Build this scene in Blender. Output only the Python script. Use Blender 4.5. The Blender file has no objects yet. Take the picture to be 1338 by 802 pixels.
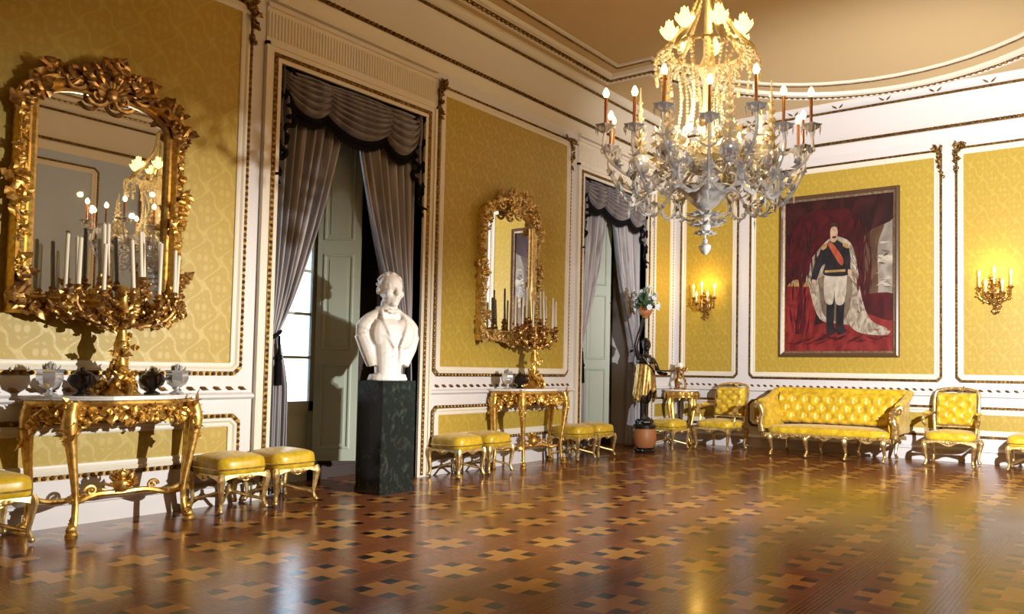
import bpy, bmesh, math, random
from mathutils import Vector, Matrix
PI = math.pi
S = bpy.context.scene
C = S.collection

# ------------------------------------------------------------------ camera, world, lights, exposure
F, YAW, PIT, ROL, CX, CY, EYE = 1009.415, -.565728, .039993, .014931, 834.743, 444.699, 1.15
_f = Vector((math.sin(YAW)*math.cos(PIT), math.cos(YAW)*math.cos(PIT), math.sin(PIT)))
_r = Vector((math.cos(YAW), -math.sin(YAW), 0)); _u = _r.cross(_f)
_rr = _r*math.cos(ROL) + _u*math.sin(ROL); _uu = -_r*math.sin(ROL) + _u*math.cos(ROL)
cam_data = bpy.data.cameras.new('camera'); cam = bpy.data.objects.new('camera', cam_data); C.objects.link(cam)
cam.matrix_world = Matrix(((_rr.x, _uu.x, -_f.x, 0), (_rr.y, _uu.y, -_f.y, 0), (_rr.z, _uu.z, -_f.z, EYE), (0, 0, 0, 1)))
cam_data.sensor_width = 36; cam_data.lens = F*36/1338
cam_data.shift_x = (669-CX)/1338; cam_data.shift_y = (CY-401)/1338
cam_data.clip_start = .05
S.camera = cam

w = bpy.data.worlds.new('daylight'); S.world = w; w.use_nodes = True
bg = w.node_tree.nodes['Background']; bg.inputs[0].default_value = (.72, .86, 1, 1); bg.inputs[1].default_value = 4.5

S.view_settings.view_transform = 'Standard'; S.view_settings.look = 'None'
S.view_settings.gamma = 1; S.view_settings.use_curve_mapping = False
S.view_settings.exposure = 0
S.cycles.use_denoising = True
S.cycles.max_bounces = 8; S.cycles.transparent_max_bounces = 12
S.cycles.sample_clamp_indirect = 6; S.cycles.caustics_refractive = False; S.cycles.caustics_reflective = False

def spot(name, loc, aim, watts, deg, blend, col, rad=.12):
    d = bpy.data.lights.new(name, 'SPOT'); d.energy = watts; d.spot_size = math.radians(deg); d.spot_blend = blend
    d.color = col; d.shadow_soft_size = rad
    o = bpy.data.objects.new(name, d); C.objects.link(o); o.location = loc
    o.rotation_euler = (Vector(aim)-Vector(loc)).to_track_quat('-Z', 'Y').to_euler()
    return o
# photographic lamp stand inferred from shadows, beside the camera's field of view
spot('photo_and_fill_lamp', (.25, 5.2, 1.95), (-2.6, 11.1, 2.4), 2400, 88, .75, (1, .975, .96), .035)
spot('photo_and_fill_lamp', (.25, 5.25, 1.8), (-6.3, 3.3, .62), 1950, 52, 1, (1, .96, .88), .035)
spot('photo_and_fill_lamp', (.25, 5.35, 1.9), (-6.3, 6.6, -.15), 1500, 48, 1, (1, .96, .90), .035)

spot('photo_and_fill_lamp', (.75, .9, 2.0), (-2.52, 4.82, 2.45), 420, 22, .8, (.95, .97, 1), .05)  # added fill lamp, aimed at the chandelier only to whiten its crystals

XL, YB, XR, YF, ZC = -6.36, 11.1, 1.26, -1.6, 5.12

# ------------------------------------------------------------------ shader helpers
class N:
    """a socket with arithmetic"""
    def __init__(s, g, k): s.g, s.k = g, k
    def op(s, o, b=None, c=None):
        n = s.g.nodes.new('ShaderNodeMath'); n.operation = o
        for i, q in enumerate((s, b, c)):
            if q is None: continue
            if isinstance(q, N): s.g.links.new(q.k, n.inputs[i])
            else: n.inputs[i].default_value = q
        return N(s.g, n.outputs[0])
    def __add__(s, b): return s.op('ADD', b)
    def __sub__(s, b): return s.op('SUBTRACT', b)
    def __mul__(s, b): return s.op('MULTIPLY', b)
    def __truediv__(s, b): return s.op('DIVIDE', b)
    def lt(s, b): return s.op('LESS_THAN', b)
    def gt(s, b): return s.op('GREATER_THAN', b)
    def abs(s): return s.op('ABSOLUTE')
    def mx(s, b): return s.op('MAXIMUM', b)
    def fr(s): return s.op('FRACT')
    def fl(s): return s.op('FLOOR')
    def cos(s): return s.op('COSINE')
    def sin(s): return s.op('SINE')
    def smooth(s, a, b):
        n = s.g.nodes.new('ShaderNodeMapRange'); n.interpolation_type = 'SMOOTHSTEP'
        s.g.links.new(s.k, n.inputs[0]); n.inputs[1].default_value = a; n.inputs[2].default_value = b
        return N(s.g, n.outputs[0])

def mat(name, col=(.8, .8, .8), rough=.5, metal=0, **kw):
    m = bpy.data.materials.new(name); m.use_nodes = True
    b = m.node_tree.nodes['Principled BSDF']
    b.inputs['Base Color'].default_value = (*col, 1); b.inputs['Roughness'].default_value = rough; b.inputs['Metallic'].default_value = metal
    for k, v in kw.items():
        b.inputs[k.replace('_', ' ')].default_value = v
    return m
def G(m): return m.node_tree, m.node_tree.nodes['Principled BSDF']
def pos(g, kind='world'):
    if kind == 'world':
        n = g.nodes.new('ShaderNodeNewGeometry'); k = n.outputs['Position']
    else:
        n = g.nodes.new('ShaderNodeTexCoord'); k = n.outputs['Object']
    s = g.nodes.new('ShaderNodeSeparateXYZ'); g.links.new(k, s.inputs[0])
    return k, N(g, s.outputs[0]), N(g, s.outputs[1]), N(g, s.outputs[2])
def noise(g, vec, scale, detail=3, sc=(1, 1, 1), dist=0):
    mp = g.nodes.new('ShaderNodeMapping'); mp.inputs['Scale'].default_value = sc; g.links.new(vec, mp.inputs[0])
    n = g.nodes.new('ShaderNodeTexNoise'); n.inputs['Scale'].default_value = scale; n.inputs['Detail'].default_value = detail
    n.inputs['Distortion'].default_value = dist
    g.links.new(mp.outputs[0], n.inputs['Vector']); return N(g, n.outputs[0])
def mix(g, f, a, b):
    n = g.nodes.new('ShaderNodeMix'); n.data_type = 'RGBA'
    if isinstance(f, N): g.links.new(f.k, n.inputs[0])
    else: n.inputs[0].default_value = f
    for i, q in ((6, a), (7, b)):
        if isinstance(q, tuple): n.inputs[i].default_value = (*q, 1)
        else: g.links.new(q, n.inputs[i])
    return n.outputs[2]
def bump(g, b, h, strength=.3, dist=.01):
    n = g.nodes.new('ShaderNodeBump'); n.inputs['Strength'].default_value = strength; n.inputs['Distance'].default_value = dist
    g.links.new(h.k, n.inputs['Height']); g.links.new(n.outputs[0], b.inputs['Normal'])

# ------------------------------------------------------------------ materials
def make_gold(name, c1, c2, rough):
    m = mat(name, c1, rough, .85); g, b = G(m); k, x, y, z = pos(g)
    n = noise(g, k, 28, 4); g.links.new(mix(g, n.smooth(.35, .7), c2, c1), b.inputs['Base Color'])
    g.links.new((n*.25+(rough-.1)).k, b.inputs['Roughness']); return m
GOLD = make_gold('gilding', (.86, .58, .17), (.58, .34, .08), .36)
SHADEGOLD = make_gold('shaded_gilding', (.66, .41, .13), (.30, .16, .06), .36)  # browner copy of the gilding, with the left mirrors' shade put into its colour
PALEGOLD = make_gold('pale_gilding', (.85, .66, .32), (.55, .38, .14), .36)
DARKGOLD = make_gold('bead_gilding', (.36, .22, .06), (.13, .07, .025), .42)
BRONZE = mat('dark_bronze', (.035, .026, .022), .28, .6)
BLACKMARBLE = mat('dark_green_marble', (.01, .016, .014), .16)
g, b = G(BLACKMARBLE); k, x, y, z = pos(g)
n1 = noise(g, k, 5, 8, (1, 1, 1), 1.6); n2 = noise(g, k, 16, 6, (1, 1, .6), 1.2)
v = (n1-.5).abs().smooth(.03, 0)*.16*n2.smooth(.4, .6) + n2.smooth(.5, .85)*.42
g.links.new(mix(g, v, (.008, .013, .012), (.10, .115, .095)), b.inputs['Base Color'])
WHITEMARBLE = mat('white_marble', (.82, .80, .77), .3)
g, b = G(WHITEMARBLE); k, x, y, z = pos(g)
n1 = noise(g, k, 9, 6, (1, 1, 1), 1.5)
g.links.new(mix(g, (n1-.5).abs().smooth(.05, 0)*.35, (.84, .82, .79), (.62, .56, .52)), b.inputs['Base Color'])
PAINT = mat('white_paint', (.76, .74, .75), .42)
CREAM = mat('cream_paint', (.80, .75, .64), .42)
CEIL = mat('ceiling_plaster', (.62, .47, .26), .7)
GREYPAINT = mat('grey_green_paint', (.47, .53, .44), .45)
GREYPANEL = mat('pale_grey_panel', (.50, .61, .82), .5)

def damask(name, ca, cb, rough=.5):
    m = mat(name, ca, rough); g, b = G(m); k, x, y, z = pos(g)
    u = (x+y)*(2*PI/.27); wv = z*(2*PI/.40)
    f = (u + (wv*2).sin()*.5).cos() + wv.cos()
    line = f.abs().smooth(.24, .1)
    scal = ((u*5).sin()*.5+.5)*((wv*5).sin()*.5+.5)
    med = f.smooth(1.0, 1.15)*scal.smooth(.0, .5)
    neg = (f*-1).smooth(1.0, 1.15)*scal.smooth(.0, .5)
    fine = noise(g, k, 60, 3); big = noise(g, k, 12, 3)
    p = (line*(fine.smooth(.3, .55)*.6+.4)).mx(med*.8).mx(neg*.8)
    g.links.new(mix(g, p*.48+fine*.3-.06+(big-.5)*.3, ca, cb), b.inputs['Base Color'])
    g.links.new((p*-.08+rough).k, b.inputs['Roughness']); return m
DAMASK = damask('yellow_damask', (.46, .318, .042), (.60, .455, .09))

FLOOR = mat('parquet', (.2, .09, .03), .18)
g, b = G(FLOOR); k, x, y, z = pos(g)
PXP, PYP = .55, .452
uu = (x+2.72)/PXP+.5; vv = (y-3.21)/PYP+.5
u = (uu.fr()-.5)*PXP; vq = (vv.fr()-.5)*PYP
au, av = u.abs(), vq.abs()
arm = (au.lt(.056)*av.lt(.150)).mx(av.lt(.050)*au.lt(.158))
dark = (au-.101).abs().lt(.045)*(av-.089).abs().lt(.039)
band = au.gt(.205)
lines = ((x*(2*PI/.024)).sin().gt(.2))*band
cell = uu.fl()*7.13+vv.fl()*3.77
wn = g.nodes.new('ShaderNodeTexWhiteNoise'); wn.noise_dimensions = '1D'; g.links.new(cell.k, wn.inputs['W']); rnd = N(g, wn.outputs[0])
side = (u*60).fl()+(vq*1.5).fl()*17+cell*31
wn2 = g.nodes.new('ShaderNodeTexWhiteNoise'); wn2.noise_dimensions = '1D'; g.links.new((u.gt(0)*2+vq.gt(0)*5+cell).k, wn2.inputs['W']); rnd2 = N(g, wn2.outputs[0])
gr1 = noise(g, k, 9, 5, (1, 9, 1), .4)
c0 = mix(g, gr1.smooth(.3, .7), (.16, .051, .017), (.265, .096, .028))
c0 = mix(g, rnd2*.5, c0, (.25, .088, .024))
c0 = mix(g, band*.9, c0, (.12, .034, .012)); c0 = mix(g, lines*.7, c0, (.34, .14, .04))
cl = mix(g, rnd, (.40, .185, .038), (.53, .275, .058)); cl = mix(g, gr1*.4, cl, (.36, .16, .035))
c0 = mix(g, arm, c0, cl)
cd = mix(g, (rnd2*2-1.4).mx(0), (.011, .004, .003), (.10, .038, .014))
c0 = mix(g, dark, c0, cd); c0 = mix(g, noise(g, k, 30, 4, (.35, 5, 1)).smooth(.45, .75)*.25, c0, (.05, .018, .008))
g.links.new(c0, b.inputs['Base Color'])
rn = noise(g, k, 2.2, 3); g.links.new((rn*.12+.13).k, b.inputs['Roughness'])
bump(g, b, noise(g, k, 7, 1, (1, 1, 1)), .035, .01)
b.inputs['Specular IOR Level'].default_value = .24

SILK = mat('yellow_silk', (.74, .50, .018), .34)
g, b = G(SILK); k, x, y, z = pos(g, 'obj')
n1 = noise(g, k, 14, 3); g.links.new(mix(g, n1.smooth(.35, .7), (.56, .36, .012), (.80, .56, .03)), b.inputs['Base Color'])
b.inputs['Sheen Weight'].default_value = .2
def satin(name, a, c):
    m = mat(name, a, .42); g, b = G(m); k, x, y, z = pos(g, 'obj')
    n = noise(g, k, 10, 3, (1, 1, .05)); g.links.new(mix(g, n.smooth(.35, .65), a, c), b.inputs['Base Color'])
    b.inputs['Sheen Weight'].default_value = .3; return m
DRAPE = satin('grey_satin', (.27, .26, .285), (.50, .48, .50))
SWAG = satin('dark_grey_satin', (.10, .085, .105), (.22, .20, .215))
FRINGE = mat('black_fringe', (.008, .0075, .010), .9)
FRINGE.node_tree.nodes['Principled BSDF'].inputs['Specular IOR Level'].default_value = .1
LINING = mat('dark_lining', (.05, .035, .03), .8)
MIRROR = mat('mirror_glass', (.86, .88, .90), .012, 1)
GLASS = mat('window_glass', (.95, .98, 1), .02, 0, Transmission_Weight=1, IOR=1.02)
CRYSTAL = mat('crystal', (1, .99, .97), .06, 0, Transmission_Weight=.62, IOR=1.5)
CRYSTAL.node_tree.nodes['Principled BSDF'].inputs['Specular IOR Level'].default_value = .9
AMBERCRYSTAL = mat('amber_crystal', (.98, .88, .58), .08, 0, Transmission_Weight=.5, IOR=1.5)
SILVERGLASS = mat('silvered_glass', (.80, .84, .90), .16, .75)
WAX = mat('white_wax', (.80, .74, .58), .45)
AMBER = mat('amber_candle', (.15, .055, .014), .4)
def emis(name, col, st):
    m = mat(name, col, .5); b = G(m)[1]; b.inputs['Emission Color'].default_value = (*col, 1); b.inputs['Emission Strength'].default_value = st; return m
BULB = emis('lit_bulb', (1, .80, .36), 7)
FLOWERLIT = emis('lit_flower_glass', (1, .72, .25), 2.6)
FLAMELIT = emis('lit_candle_lamp', (1, .72, .14), 9)
TERRA = mat('terracotta', (.42, .17, .06), .5)
GREEN = mat('leaf_green', (.06, .12, .05), .6)
PETAL = mat('pale_petal', (.66, .72, .76), .6)
GILTCLOTH = make_gold('gilt_tunic', (.62, .43, .14), (.34, .20, .06), .4)

# ------------------------------------------------------------------ mesh builder
class MB:
    def __init__(s): s.v = []; s.f = []; s.mi = []; s.mats = []; s.cur = 0; s.T = None
    def use(s, m):
        if m not in s.mats: s.mats.append(m)
        s.cur = s.mats.index(m); return s
    def add(s, vs, fs):
        o = len(s.v)
        if s.T is not None: vs = [s.T @ Vector(q) for q in vs]
        s.v += [tuple(q) for q in vs]; s.f += [tuple(i+o for i in q) for q in fs]; s.mi += [s.cur]*len(fs)
        return s
    def box(s, x0, x1, y0, y1, z0, z1):
        return s.add([(x0,y0,z0),(x1,y0,z0),(x1,y1,z0),(x0,y1,z0),(x0,y0,z1),(x1,y0,z1),(x1,y1,z1),(x0,y1,z1)],
                     [(0,3,2,1),(4,5,6,7),(0,1,5,4),(1,2,6,5),(2,3,7,6),(3,0,4,7)])
    def cbox(s, x0, x1, y0, y1, z0, z1, b=.006):
        bm = bmesh.new(); bmesh.ops.create_cube(bm, size=1)
        for q in bm.verts: q.co = Vector((x0+(q.co.x+.5)*(x1-x0), y0+(q.co.y+.5)*(y1-y0), z0+(q.co.z+.5)*(z1-z0)))
        bmesh.ops.bevel(bm, geom=bm.edges[:], offset=b, segments=2, affect='EDGES')
        bm.verts.index_update(); s.add([q.co.copy() for q in bm.verts], [[q.index for q in f.verts] for f in bm.faces]); bm.free(); return s
    def quad(s, a, b, c, d): return s.add([a, b, c, d], [(0, 1, 2, 3)])
    def tube(s, pts, r, n=8, closed=False, sq=1.0):
        pts = [Vector(p) for p in pts]; m = len(pts)
        if not hasattr(r, '__len__'): r = [r]*m
        vs = []; nrm = None
        for i, p in enumerate(pts):
            if closed: t = pts[(i+1) % m]-pts[i-1]
            else: t = pts[min(i+1, m-1)]-pts[max(i-1, 0)]
            if t.length < 1e-9: t = Vector((0, 0, 1))
            t.normalize()
            if nrm is None:
                nrm = t.orthogonal().normalized() if abs(t.z) > .95 else (Vector((0, 0, 1))-t*t.z).normalized()
            nrm = nrm-t*nrm.dot(t)
            nrm = nrm.normalized() if nrm.length > 1e-6 else t.orthogonal().normalized()
            bn = t.cross(nrm)
            for j in range(n):
                a = 2*PI*j/n; vs.append(p+(nrm*math.cos(a)+bn*math.sin(a)*sq)*r[i])
        fs = []
        for i in range(m if closed else m-1):
            for j in range(n):
                a, b = i*n+j, i*n+(j+1) % n; c, d = ((i+1) % m)*n+(j+1) % n, ((i+1) % m)*n+j
                fs.append((a, b, c, d))
        if not closed: fs += [tuple(range(n-1, -1, -1)), tuple((m-1)*n+j for j in range(n))]
        return s.add(vs, fs)
    def lathe(s, prof, n=16, c=(0, 0, 0), lob=0, nl=0, sx=1, sy=1):
        vs = []; fs = []
        for r, z in prof:
            for j in range(n):
                a = 2*PI*j/n; q = r*(1+lob*math.cos(nl*a)) if nl else r
                vs.append((c[0]+q*math.cos(a)*sx, c[1]+q*math.sin(a)*sy, c[2]+z))
        m = len(prof)
        for i in range(m-1):
            for j in range(n): fs.append((i*n+j, i*n+(j+1) % n, (i+1)*n+(j+1) % n, (i+1)*n+j))
        fs += [tuple(range(n-1, -1, -1)), tuple((m-1)*n+j for j in range(n))]
        return s.add(vs, fs)
    def ball(s, c, r, nu=8, nv=5, sc=(1, 1, 1)):
        vs = [(c[0], c[1], c[2]-r*sc[2])]; fs = []
        for i in range(1, nv):
            t = -PI/2+PI*i/nv
            for j in range(nu):
                a = 2*PI*j/nu; vs.append((c[0]+r*sc[0]*math.cos(t)*math.cos(a), c[1]+r*sc[1]*math.cos(t)*math.sin(a), c[2]+r*sc[2]*math.sin(t)))
        vs.append((c[0], c[1], c[2]+r*sc[2])); L = len(vs)-1
        for j in range(nu):
            fs.append((0, 1+(j+1) % nu, 1+j)); fs.append((L, L-nu+j, L-nu+(j+1) % nu))
        for i in range(nv-2):
            for j in range(nu):
                a = 1+i*nu; fs.append((a+j, a+(j+1) % nu, a+nu+(j+1) % nu, a+nu+j))
        return s.add(vs, fs)
    def leaf(s, p, d, n, L, W, curl=.9, lobes=3, k=8):
        """carved acanthus leaf: a closed ridge-backed blade that curls towards n"""
        p = Vector(p); d = Vector(d).normalized(); n = Vector(n); n = (n-d*n.dot(d))
        n = n.normalized() if n.length > 1e-6 else d.orthogonal().normalized()
        sd = d.cross(n); vs = []; c = p.copy()
        for i in range(k+1):
            t = i/k; a = curl*t*t*1.6
            dd = d*math.cos(a)+n*math.sin(a); nn = n*math.cos(a)-d*math.sin(a)
            wv = W*(math.sin(PI*min(1, (t*.92+.08))**.75)+.05)*(1+.28*math.cos(2*PI*lobes*t))
            wv = max(wv, .002)
            vs += [c-sd*wv*.5+nn*wv*.08, c+nn*wv*.32, c+sd*wv*.5+nn*wv*.08, c-nn*wv*.14]
            c = c+dd*(L/k)
        fs = [(3, 2, 1, 0)]
        for i in range(k):
            for j in range(4): fs.append((i*4+j, i*4+(j+1) % 4, i*4+4+(j+1) % 4, i*4+4+j))
        fs.append(tuple(k*4+j for j in range(4)))
        return s.add(vs, fs)
    def scroll(s, c, e1, e2, R, r0, turns=1.4, a0=0, k=22, n=6, tail=None):
        """C-scroll: a tapered spiral in the plane e1,e2"""
        c, e1, e2 = Vector(c), Vector(e1), Vector(e2); pts = []; rs = []
        for i in range(k+1):
            t = i/k; a = a0+2*PI*turns*t; q = R*(1-.82*t)
            pts.append(c+e1*(q*math.cos(a))+e2*(q*math.sin(a))); rs.append(r0*(1-.45*t))
        s.tube(pts, rs, n); s.ball(pts[-1], r0*1.15, 7, 5); return s
    def sweep(s, path, prof, N_, closed=True, open_prof=False):
        """profile (outward offset a, height b along N_) along a planar path, mitred"""
        path = [Vector(p) for p in path]; N_ = Vector(N_); m = len(path); vs = []; k = len(prof)
        for i, p in enumerate(path):
            if closed: t1 = (p-path[i-1]).normalized(); t2 = (path[(i+1) % m]-p).normalized()
            else:
                t1 = (p-path[max(i-1, 0)]); t2 = (path[min(i+1, m-1)]-p)
                t1 = t1 if t1.length > 0 else t2; t2 = t2 if t2.length > 0 else t1
                t1 = t1.normalized(); t2 = t2.normalized()
            n1 = t1.cross(N_); n2 = t2.cross(N_); q = (n1+n2)
            q = q/max(.35, (1+n1.dot(n2))) if q.length > 1e-6 else n1
            for a, b in prof: vs.append(p+q*a+N_*b)
        fs = []; kk = k-1 if open_prof else k
        for i in range(m if closed else m-1):
            for j in range(kk):
                fs.append((i*k+j, i*k+(j+1) % k, ((i+1) % m)*k+(j+1) % k, ((i+1) % m)*k+j))
        if not closed and not open_prof: fs += [tuple(range(k-1, -1, -1)), tuple((m-1)*k+j for j in range(k))]
        return s.add(vs, fs)
    def grid(s, fn, nu, nv, closed_u=False):
        vs = [fn(i/(nu if closed_u else nu-1), j/(nv-1)) for j in range(nv) for i in range(nu)]
        fs = []
        for j in range(nv-1):
            for i in range(nu if closed_u else nu-1):
                fs.append((j*nu+i, j*nu+(i+1) % nu, (j+1)*nu+(i+1) % nu, (j+1)*nu+i))
        return s.add(vs, fs)
    def poly(s, pts, y0, y1):
        """prism of an x-z outline between y0 and y1"""
        n = len(pts); vs = [(x, y0, z) for x, z in pts]+[(x, y1, z) for x, z in pts]
        fs = [tuple(range(n)), tuple(range(2*n-1, n-1, -1))]+[(i, n+i, n+(i+1) % n, (i+1) % n) for i in range(n)]
        return s.add(vs, fs)
    def build(s, name, m=None, parent=None, smooth=True, ang=40, solid=0):
        me = bpy.data.meshes.new(name); me.from_pydata(s.v, [], s.f)
        ms = s.mats if s.mats else [m]
        for q in ms: me.materials.append(q)
        if s.mats: me.polygons.foreach_set('material_index', s.mi)
        bm = bmesh.new(); bm.from_mesh(me); bmesh.ops.recalc_face_normals(bm, faces=bm.faces[:]); bm.to_mesh(me); bm.free()
        if smooth:
            me.polygons.foreach_set('use_smooth', [True]*len(me.polygons))
            try: me.set_sharp_from_angle(angle=math.radians(ang))
            except Exception: pass
        o = bpy.data.objects.new(name, me); C.objects.link(o)
        if parent is not None: o.parent = parent
        if solid:
            md = o.modifiers.new('thickness', 'SOLIDIFY'); md.thickness = solid; md.offset = 0
        return o

def thing(name, label, cat, loc=(0, 0, 0), rotz=0, group=None):
    o = bpy.data.objects.new(name, None); o.empty_display_size = .1; C.objects.link(o)
    o.location = loc; o.rotation_euler = (0, 0, rotz); o['label'] = label; o['category'] = cat
    if group: o['group'] = group
    return o
def struct(o): o['kind'] = 'structure'; return o
def kids(o): return [c for c in bpy.data.objects if c.parent == o]
def copy_tree(o, parent=None):
    c = o.copy(); C.objects.link(c)
    if parent is not None: c.parent = parent
    for ch in kids(o): copy_tree(ch, c)
    return c
def dup(o, label, loc, rotz=None):
    c = copy_tree(o); c['label'] = label; c.location = loc
    if rotz is not None: c.rotation_euler = (0, 0, rotz)
    return c
def bez(p0, p1, p2, p3, k=12):
    p0, p1, p2, p3 = map(Vector, (p0, p1, p2, p3)); out = []
    for i in range(k+1):
        t = i/k; q = 1-t; out.append(p0*q**3+p1*3*q*q*t+p2*3*q*t*t+p3*t**3)
    return out
def spline(pts, k=6):
    """Catmull-Rom through the points"""
    P = [Vector(p) for p in pts]; out = []
    for i in range(len(P)-1):
        a = P[max(i-1, 0)]; b = P[i]; c = P[i+1]; d = P[min(i+2, len(P)-1)]
        for j in range(k):
            t = j/k
            out.append(.5*((2*b)+(c-a)*t+(2*a-5*b+4*c-d)*t*t+(3*b-a-3*c+d)*t**3))
    out.append(P[-1]); return out
def garland(mb, path, n, L, W, rng, nrm, spread=1.1, berries=.35, curl=(.4, 1.6)):
    """carved foliage that crowds along a path"""
    P = [Vector(p) for p in path]; nrm = Vector(nrm)
    for i in range(n):
        f = i/max(1, n-1)*(len(P)-1); a = int(min(f, len(P)-2)); t = f-a
        p = P[a].lerp(P[a+1], t); tg = (P[a+1]-P[a]).normalized(); sd = tg.cross(nrm).normalized()
        an = rng.uniform(-spread, spread)+(PI if rng.random() < .3 else 0)
        d = tg*math.cos(an)+sd*math.sin(an)+nrm*rng.uniform(-.05, .45)
        q = p+sd*rng.uniform(-.4, .4)*W+nrm*rng.uniform(0, .3)*W
        mb.leaf(q, d, nrm+sd*rng.uniform(-.5, .5), L*rng.uniform(.6, 1.25), W*rng.uniform(.7, 1.2), rng.uniform(*curl), rng.choice((2, 3, 3)))
        if rng.random() < berries:
            mb.ball(q+nrm*W*.45+sd*rng.uniform(-.5, .5)*W, W*rng.uniform(.16, .3), 7, 5)

# ------------------------------------------------------------------ room shell
def wl(u, z, d): return Vector((XL+d, u, z))
def wb(u, z, d): return Vector((u, YB-d, z))
def wr(u, z, d): return Vector((XR-d, u, z))
def wf(u, z, d): return Vector((u, YF+d, z))
DOORS = [(3.99, 5.66), (8.52, 10.19)]; DTOP = 3.84; NICHE = .72
mb = MB(); mb.box(XL-NICHE-.2, XR+.2, YF-.2, YB+.2, -.1, 0); struct(mb.build('floor', FLOOR, smooth=False))
mb = MB(); mb.box(XL-.3, XR+.2, YF-.2, YB+.2, ZC, ZC+.1); struct(mb.build('ceiling', CEIL, smooth=False))
mb = MB(); T_ = .18
ys = [YF]+[q for d in DOORS for q in d]+[YB]
for i in range(0, len(ys), 2): mb.box(XL-T_, XL, ys[i], ys[i+1], 0, ZC)
for a, c in DOORS: mb.box(XL-T_, XL, a, c, DTOP, ZC)
wall_left = struct(mb.build('wall_left', PAINT, smooth=False))
mb = MB(); mb.box(XL-T_, XR+T_, YB, YB+T_, 0, ZC); wall_back = struct(mb.build('wall_back', PAINT, smooth=False))
mb = MB(); mb.box(XR, XR+T_, YF-T_, YB, 0, ZC); wall_right = struct(mb.build('wall_right', GREYPANEL, smooth=False))
mb = MB(); mb.box(XL-T_, XR, YF-T_, YF, 0, ZC); wall_front = struct(mb.build('wall_front', PAINT, smooth=False))

# panels of damask framed in cream and gilt rope
def outline(u0, u1, z0, z1, c):
    if c <= 0: return [(u0, z0), (u1, z0), (u1, z1), (u0, z1)]
    out = []
    for cu, cz, a0 in ((u0, z0, PI/2), (u1, z0, PI), (u1, z1, 1.5*PI), (u0, z1, 0)):
        sgn = {PI/2: 1, PI: 1, 1.5*PI: 1, 0: 1}[a0]
        for i in range(4):
            a = a0-PI/2*i/3 if True else 0
            out.append((cu+c*math.cos(a), cz+c*math.sin(a)))
    return out
def clip(u0, u1, z0, z1, c):
    return [(u0+c, z0), (u1-c, z0), (u1, z0+c), (u1, z1-c), (u1-c, z1), (u0+c, z1), (u0, z1-c), (u0, z0+c)]
trim_no = [0]
def trim_name(): trim_no[0] += 1; return 'trim_%d' % trim_no[0]
def bead_run(mb, pts, step, r, closed=True, sq=(1, 1, 1)):
    P = [Vector(p) for p in pts]; P = P+[P[0]] if closed else P
    for a, c in zip(P, P[1:]):
        n = max(1, round((c-a).length/step))
        for i in range(n): mb.ball(a.lerp(c, (i+.5)/n), r, 6, 4, sq)
def panel(wall, fn, N_, u0, u1, z0, z1, fabric, ornaments=True, notch=.05, rope=True, bs=.05, br=.0165):
    """u0..z1 are the edges of the cloth; the frame and its rope lie outside them"""
    mb = MB(); mb.add([fn(u0-.02, z0-.02, .004), fn(u1+.02, z0-.02, .004), fn(u1+.02, z1+.02, .004), fn(u0-.02, z1+.02, .004)], [(0, 1, 2, 3)])
    mb.add([fn(u0-.02, z0-.02, -.004), fn(u1+.02, z0-.02, -.004), fn(u1+.02, z1+.02, -.004), fn(u0-.02, z1+.02, -.004)], [(0, 1, 2, 3)])
    mb.build('damask_panel' if fabric is DAMASK else 'plain_panel', fabric, wall, smooth=False)
    root = bpy.data.objects.new(trim_name(), None); C.objects.link(root); struct(root)
    mb = MB(); path = [fn(u, z, 0) for u, z in clip(u0, u1, z0, z1, .012)]
    c = (path[0]+path[2]+path[4]+path[6])/4; t = (path[1]-path[0]).normalized()
    if (t.cross(Vector(N_))).dot(path[0]-c) < 0: path.reverse()
    mb.sweep(path, [(-.006, 0), (-.004, .014), (.012, .022), (.03, .018), (.045, .03), (.066, .026), (.072, 0)], N_)
    mb.build('frame', CREAM, root)
    if rope:
        mb = MB(); e = .085
        path = [fn(u, z, .012) for u, z in clip(u0-e, u1+e, z0-e, z1+e, notch)]
        bead_run(mb, path, bs, br)
        mb.sweep(path if True else path, [(-.017, -.012), (-.017, -.004), (.017, -.004), (.017, -.012)], N_)
        mb.build('gilt_rope', DARKGOLD, root)
    if ornaments:
        mb = MB(); rng = random.Random(int(u0*100))
        for sgn, uc in ((1, u0-.085), (-1, u1+.085)):
            pth = [fn(uc+sgn*.10, z1+.11, .02), fn(uc-sgn*.0, z1+.08, .03), fn(uc, z1-.08, .03), fn(uc, z1-.26, .02)]
            garland(mb, pth, 13, .09, .055, rng, N_, .9)
            e1 = fn(1, 0, 0)-fn(0, 0, 0)
            mb.scroll(fn(uc+sgn*.03, z1+.06, .03), e1*sgn, (0, 0, 1), .055, .014, 1.3)
        mb.build('corner_foliage', DARKGOLD, root)
    return root
ZP0, ZP1, ZQ0, ZQ1 = 1.165, 4.165, .43, .645
NL, NB, NR = (1, 0, 0), (0, -1, 0), (-1, 0, 0)
for u0, u1 in ((-1.2, 1.0), (1.56, 3.63), (5.95, 8.14)):
    panel(wall_left, wl, NL, u0, u1, ZP0, ZP1, DAMASK)
    panel(wall_left, wl, NL, u0, u1, ZQ0, ZQ1, DAMASK, False)
panel(wall_left, wl, NL, 10.48, 10.93, ZP0, ZP1, DAMASK, False); panel(wall_left, wl, NL, 10.48, 10.93, ZQ0, ZQ1, DAMASK, False)
for u0, u1 in ((-6.15, -5.30), (-4.91, -2.25), (-1.88, .9)):
    panel(wall_back, wb, NB, u0, u1, ZP0, ZP1, DAMASK)
    panel(wall_back, wb, NB, u0, u1, ZQ0, ZQ1, DAMASK, False)
for u0, u1 in ((1.0, 3.2), (4.0, 5.6), (6.4, 8.6)):
    panel(wall_right, wr, NR, u0, u1, ZP0, ZP1, GREYPANEL, False)

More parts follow.
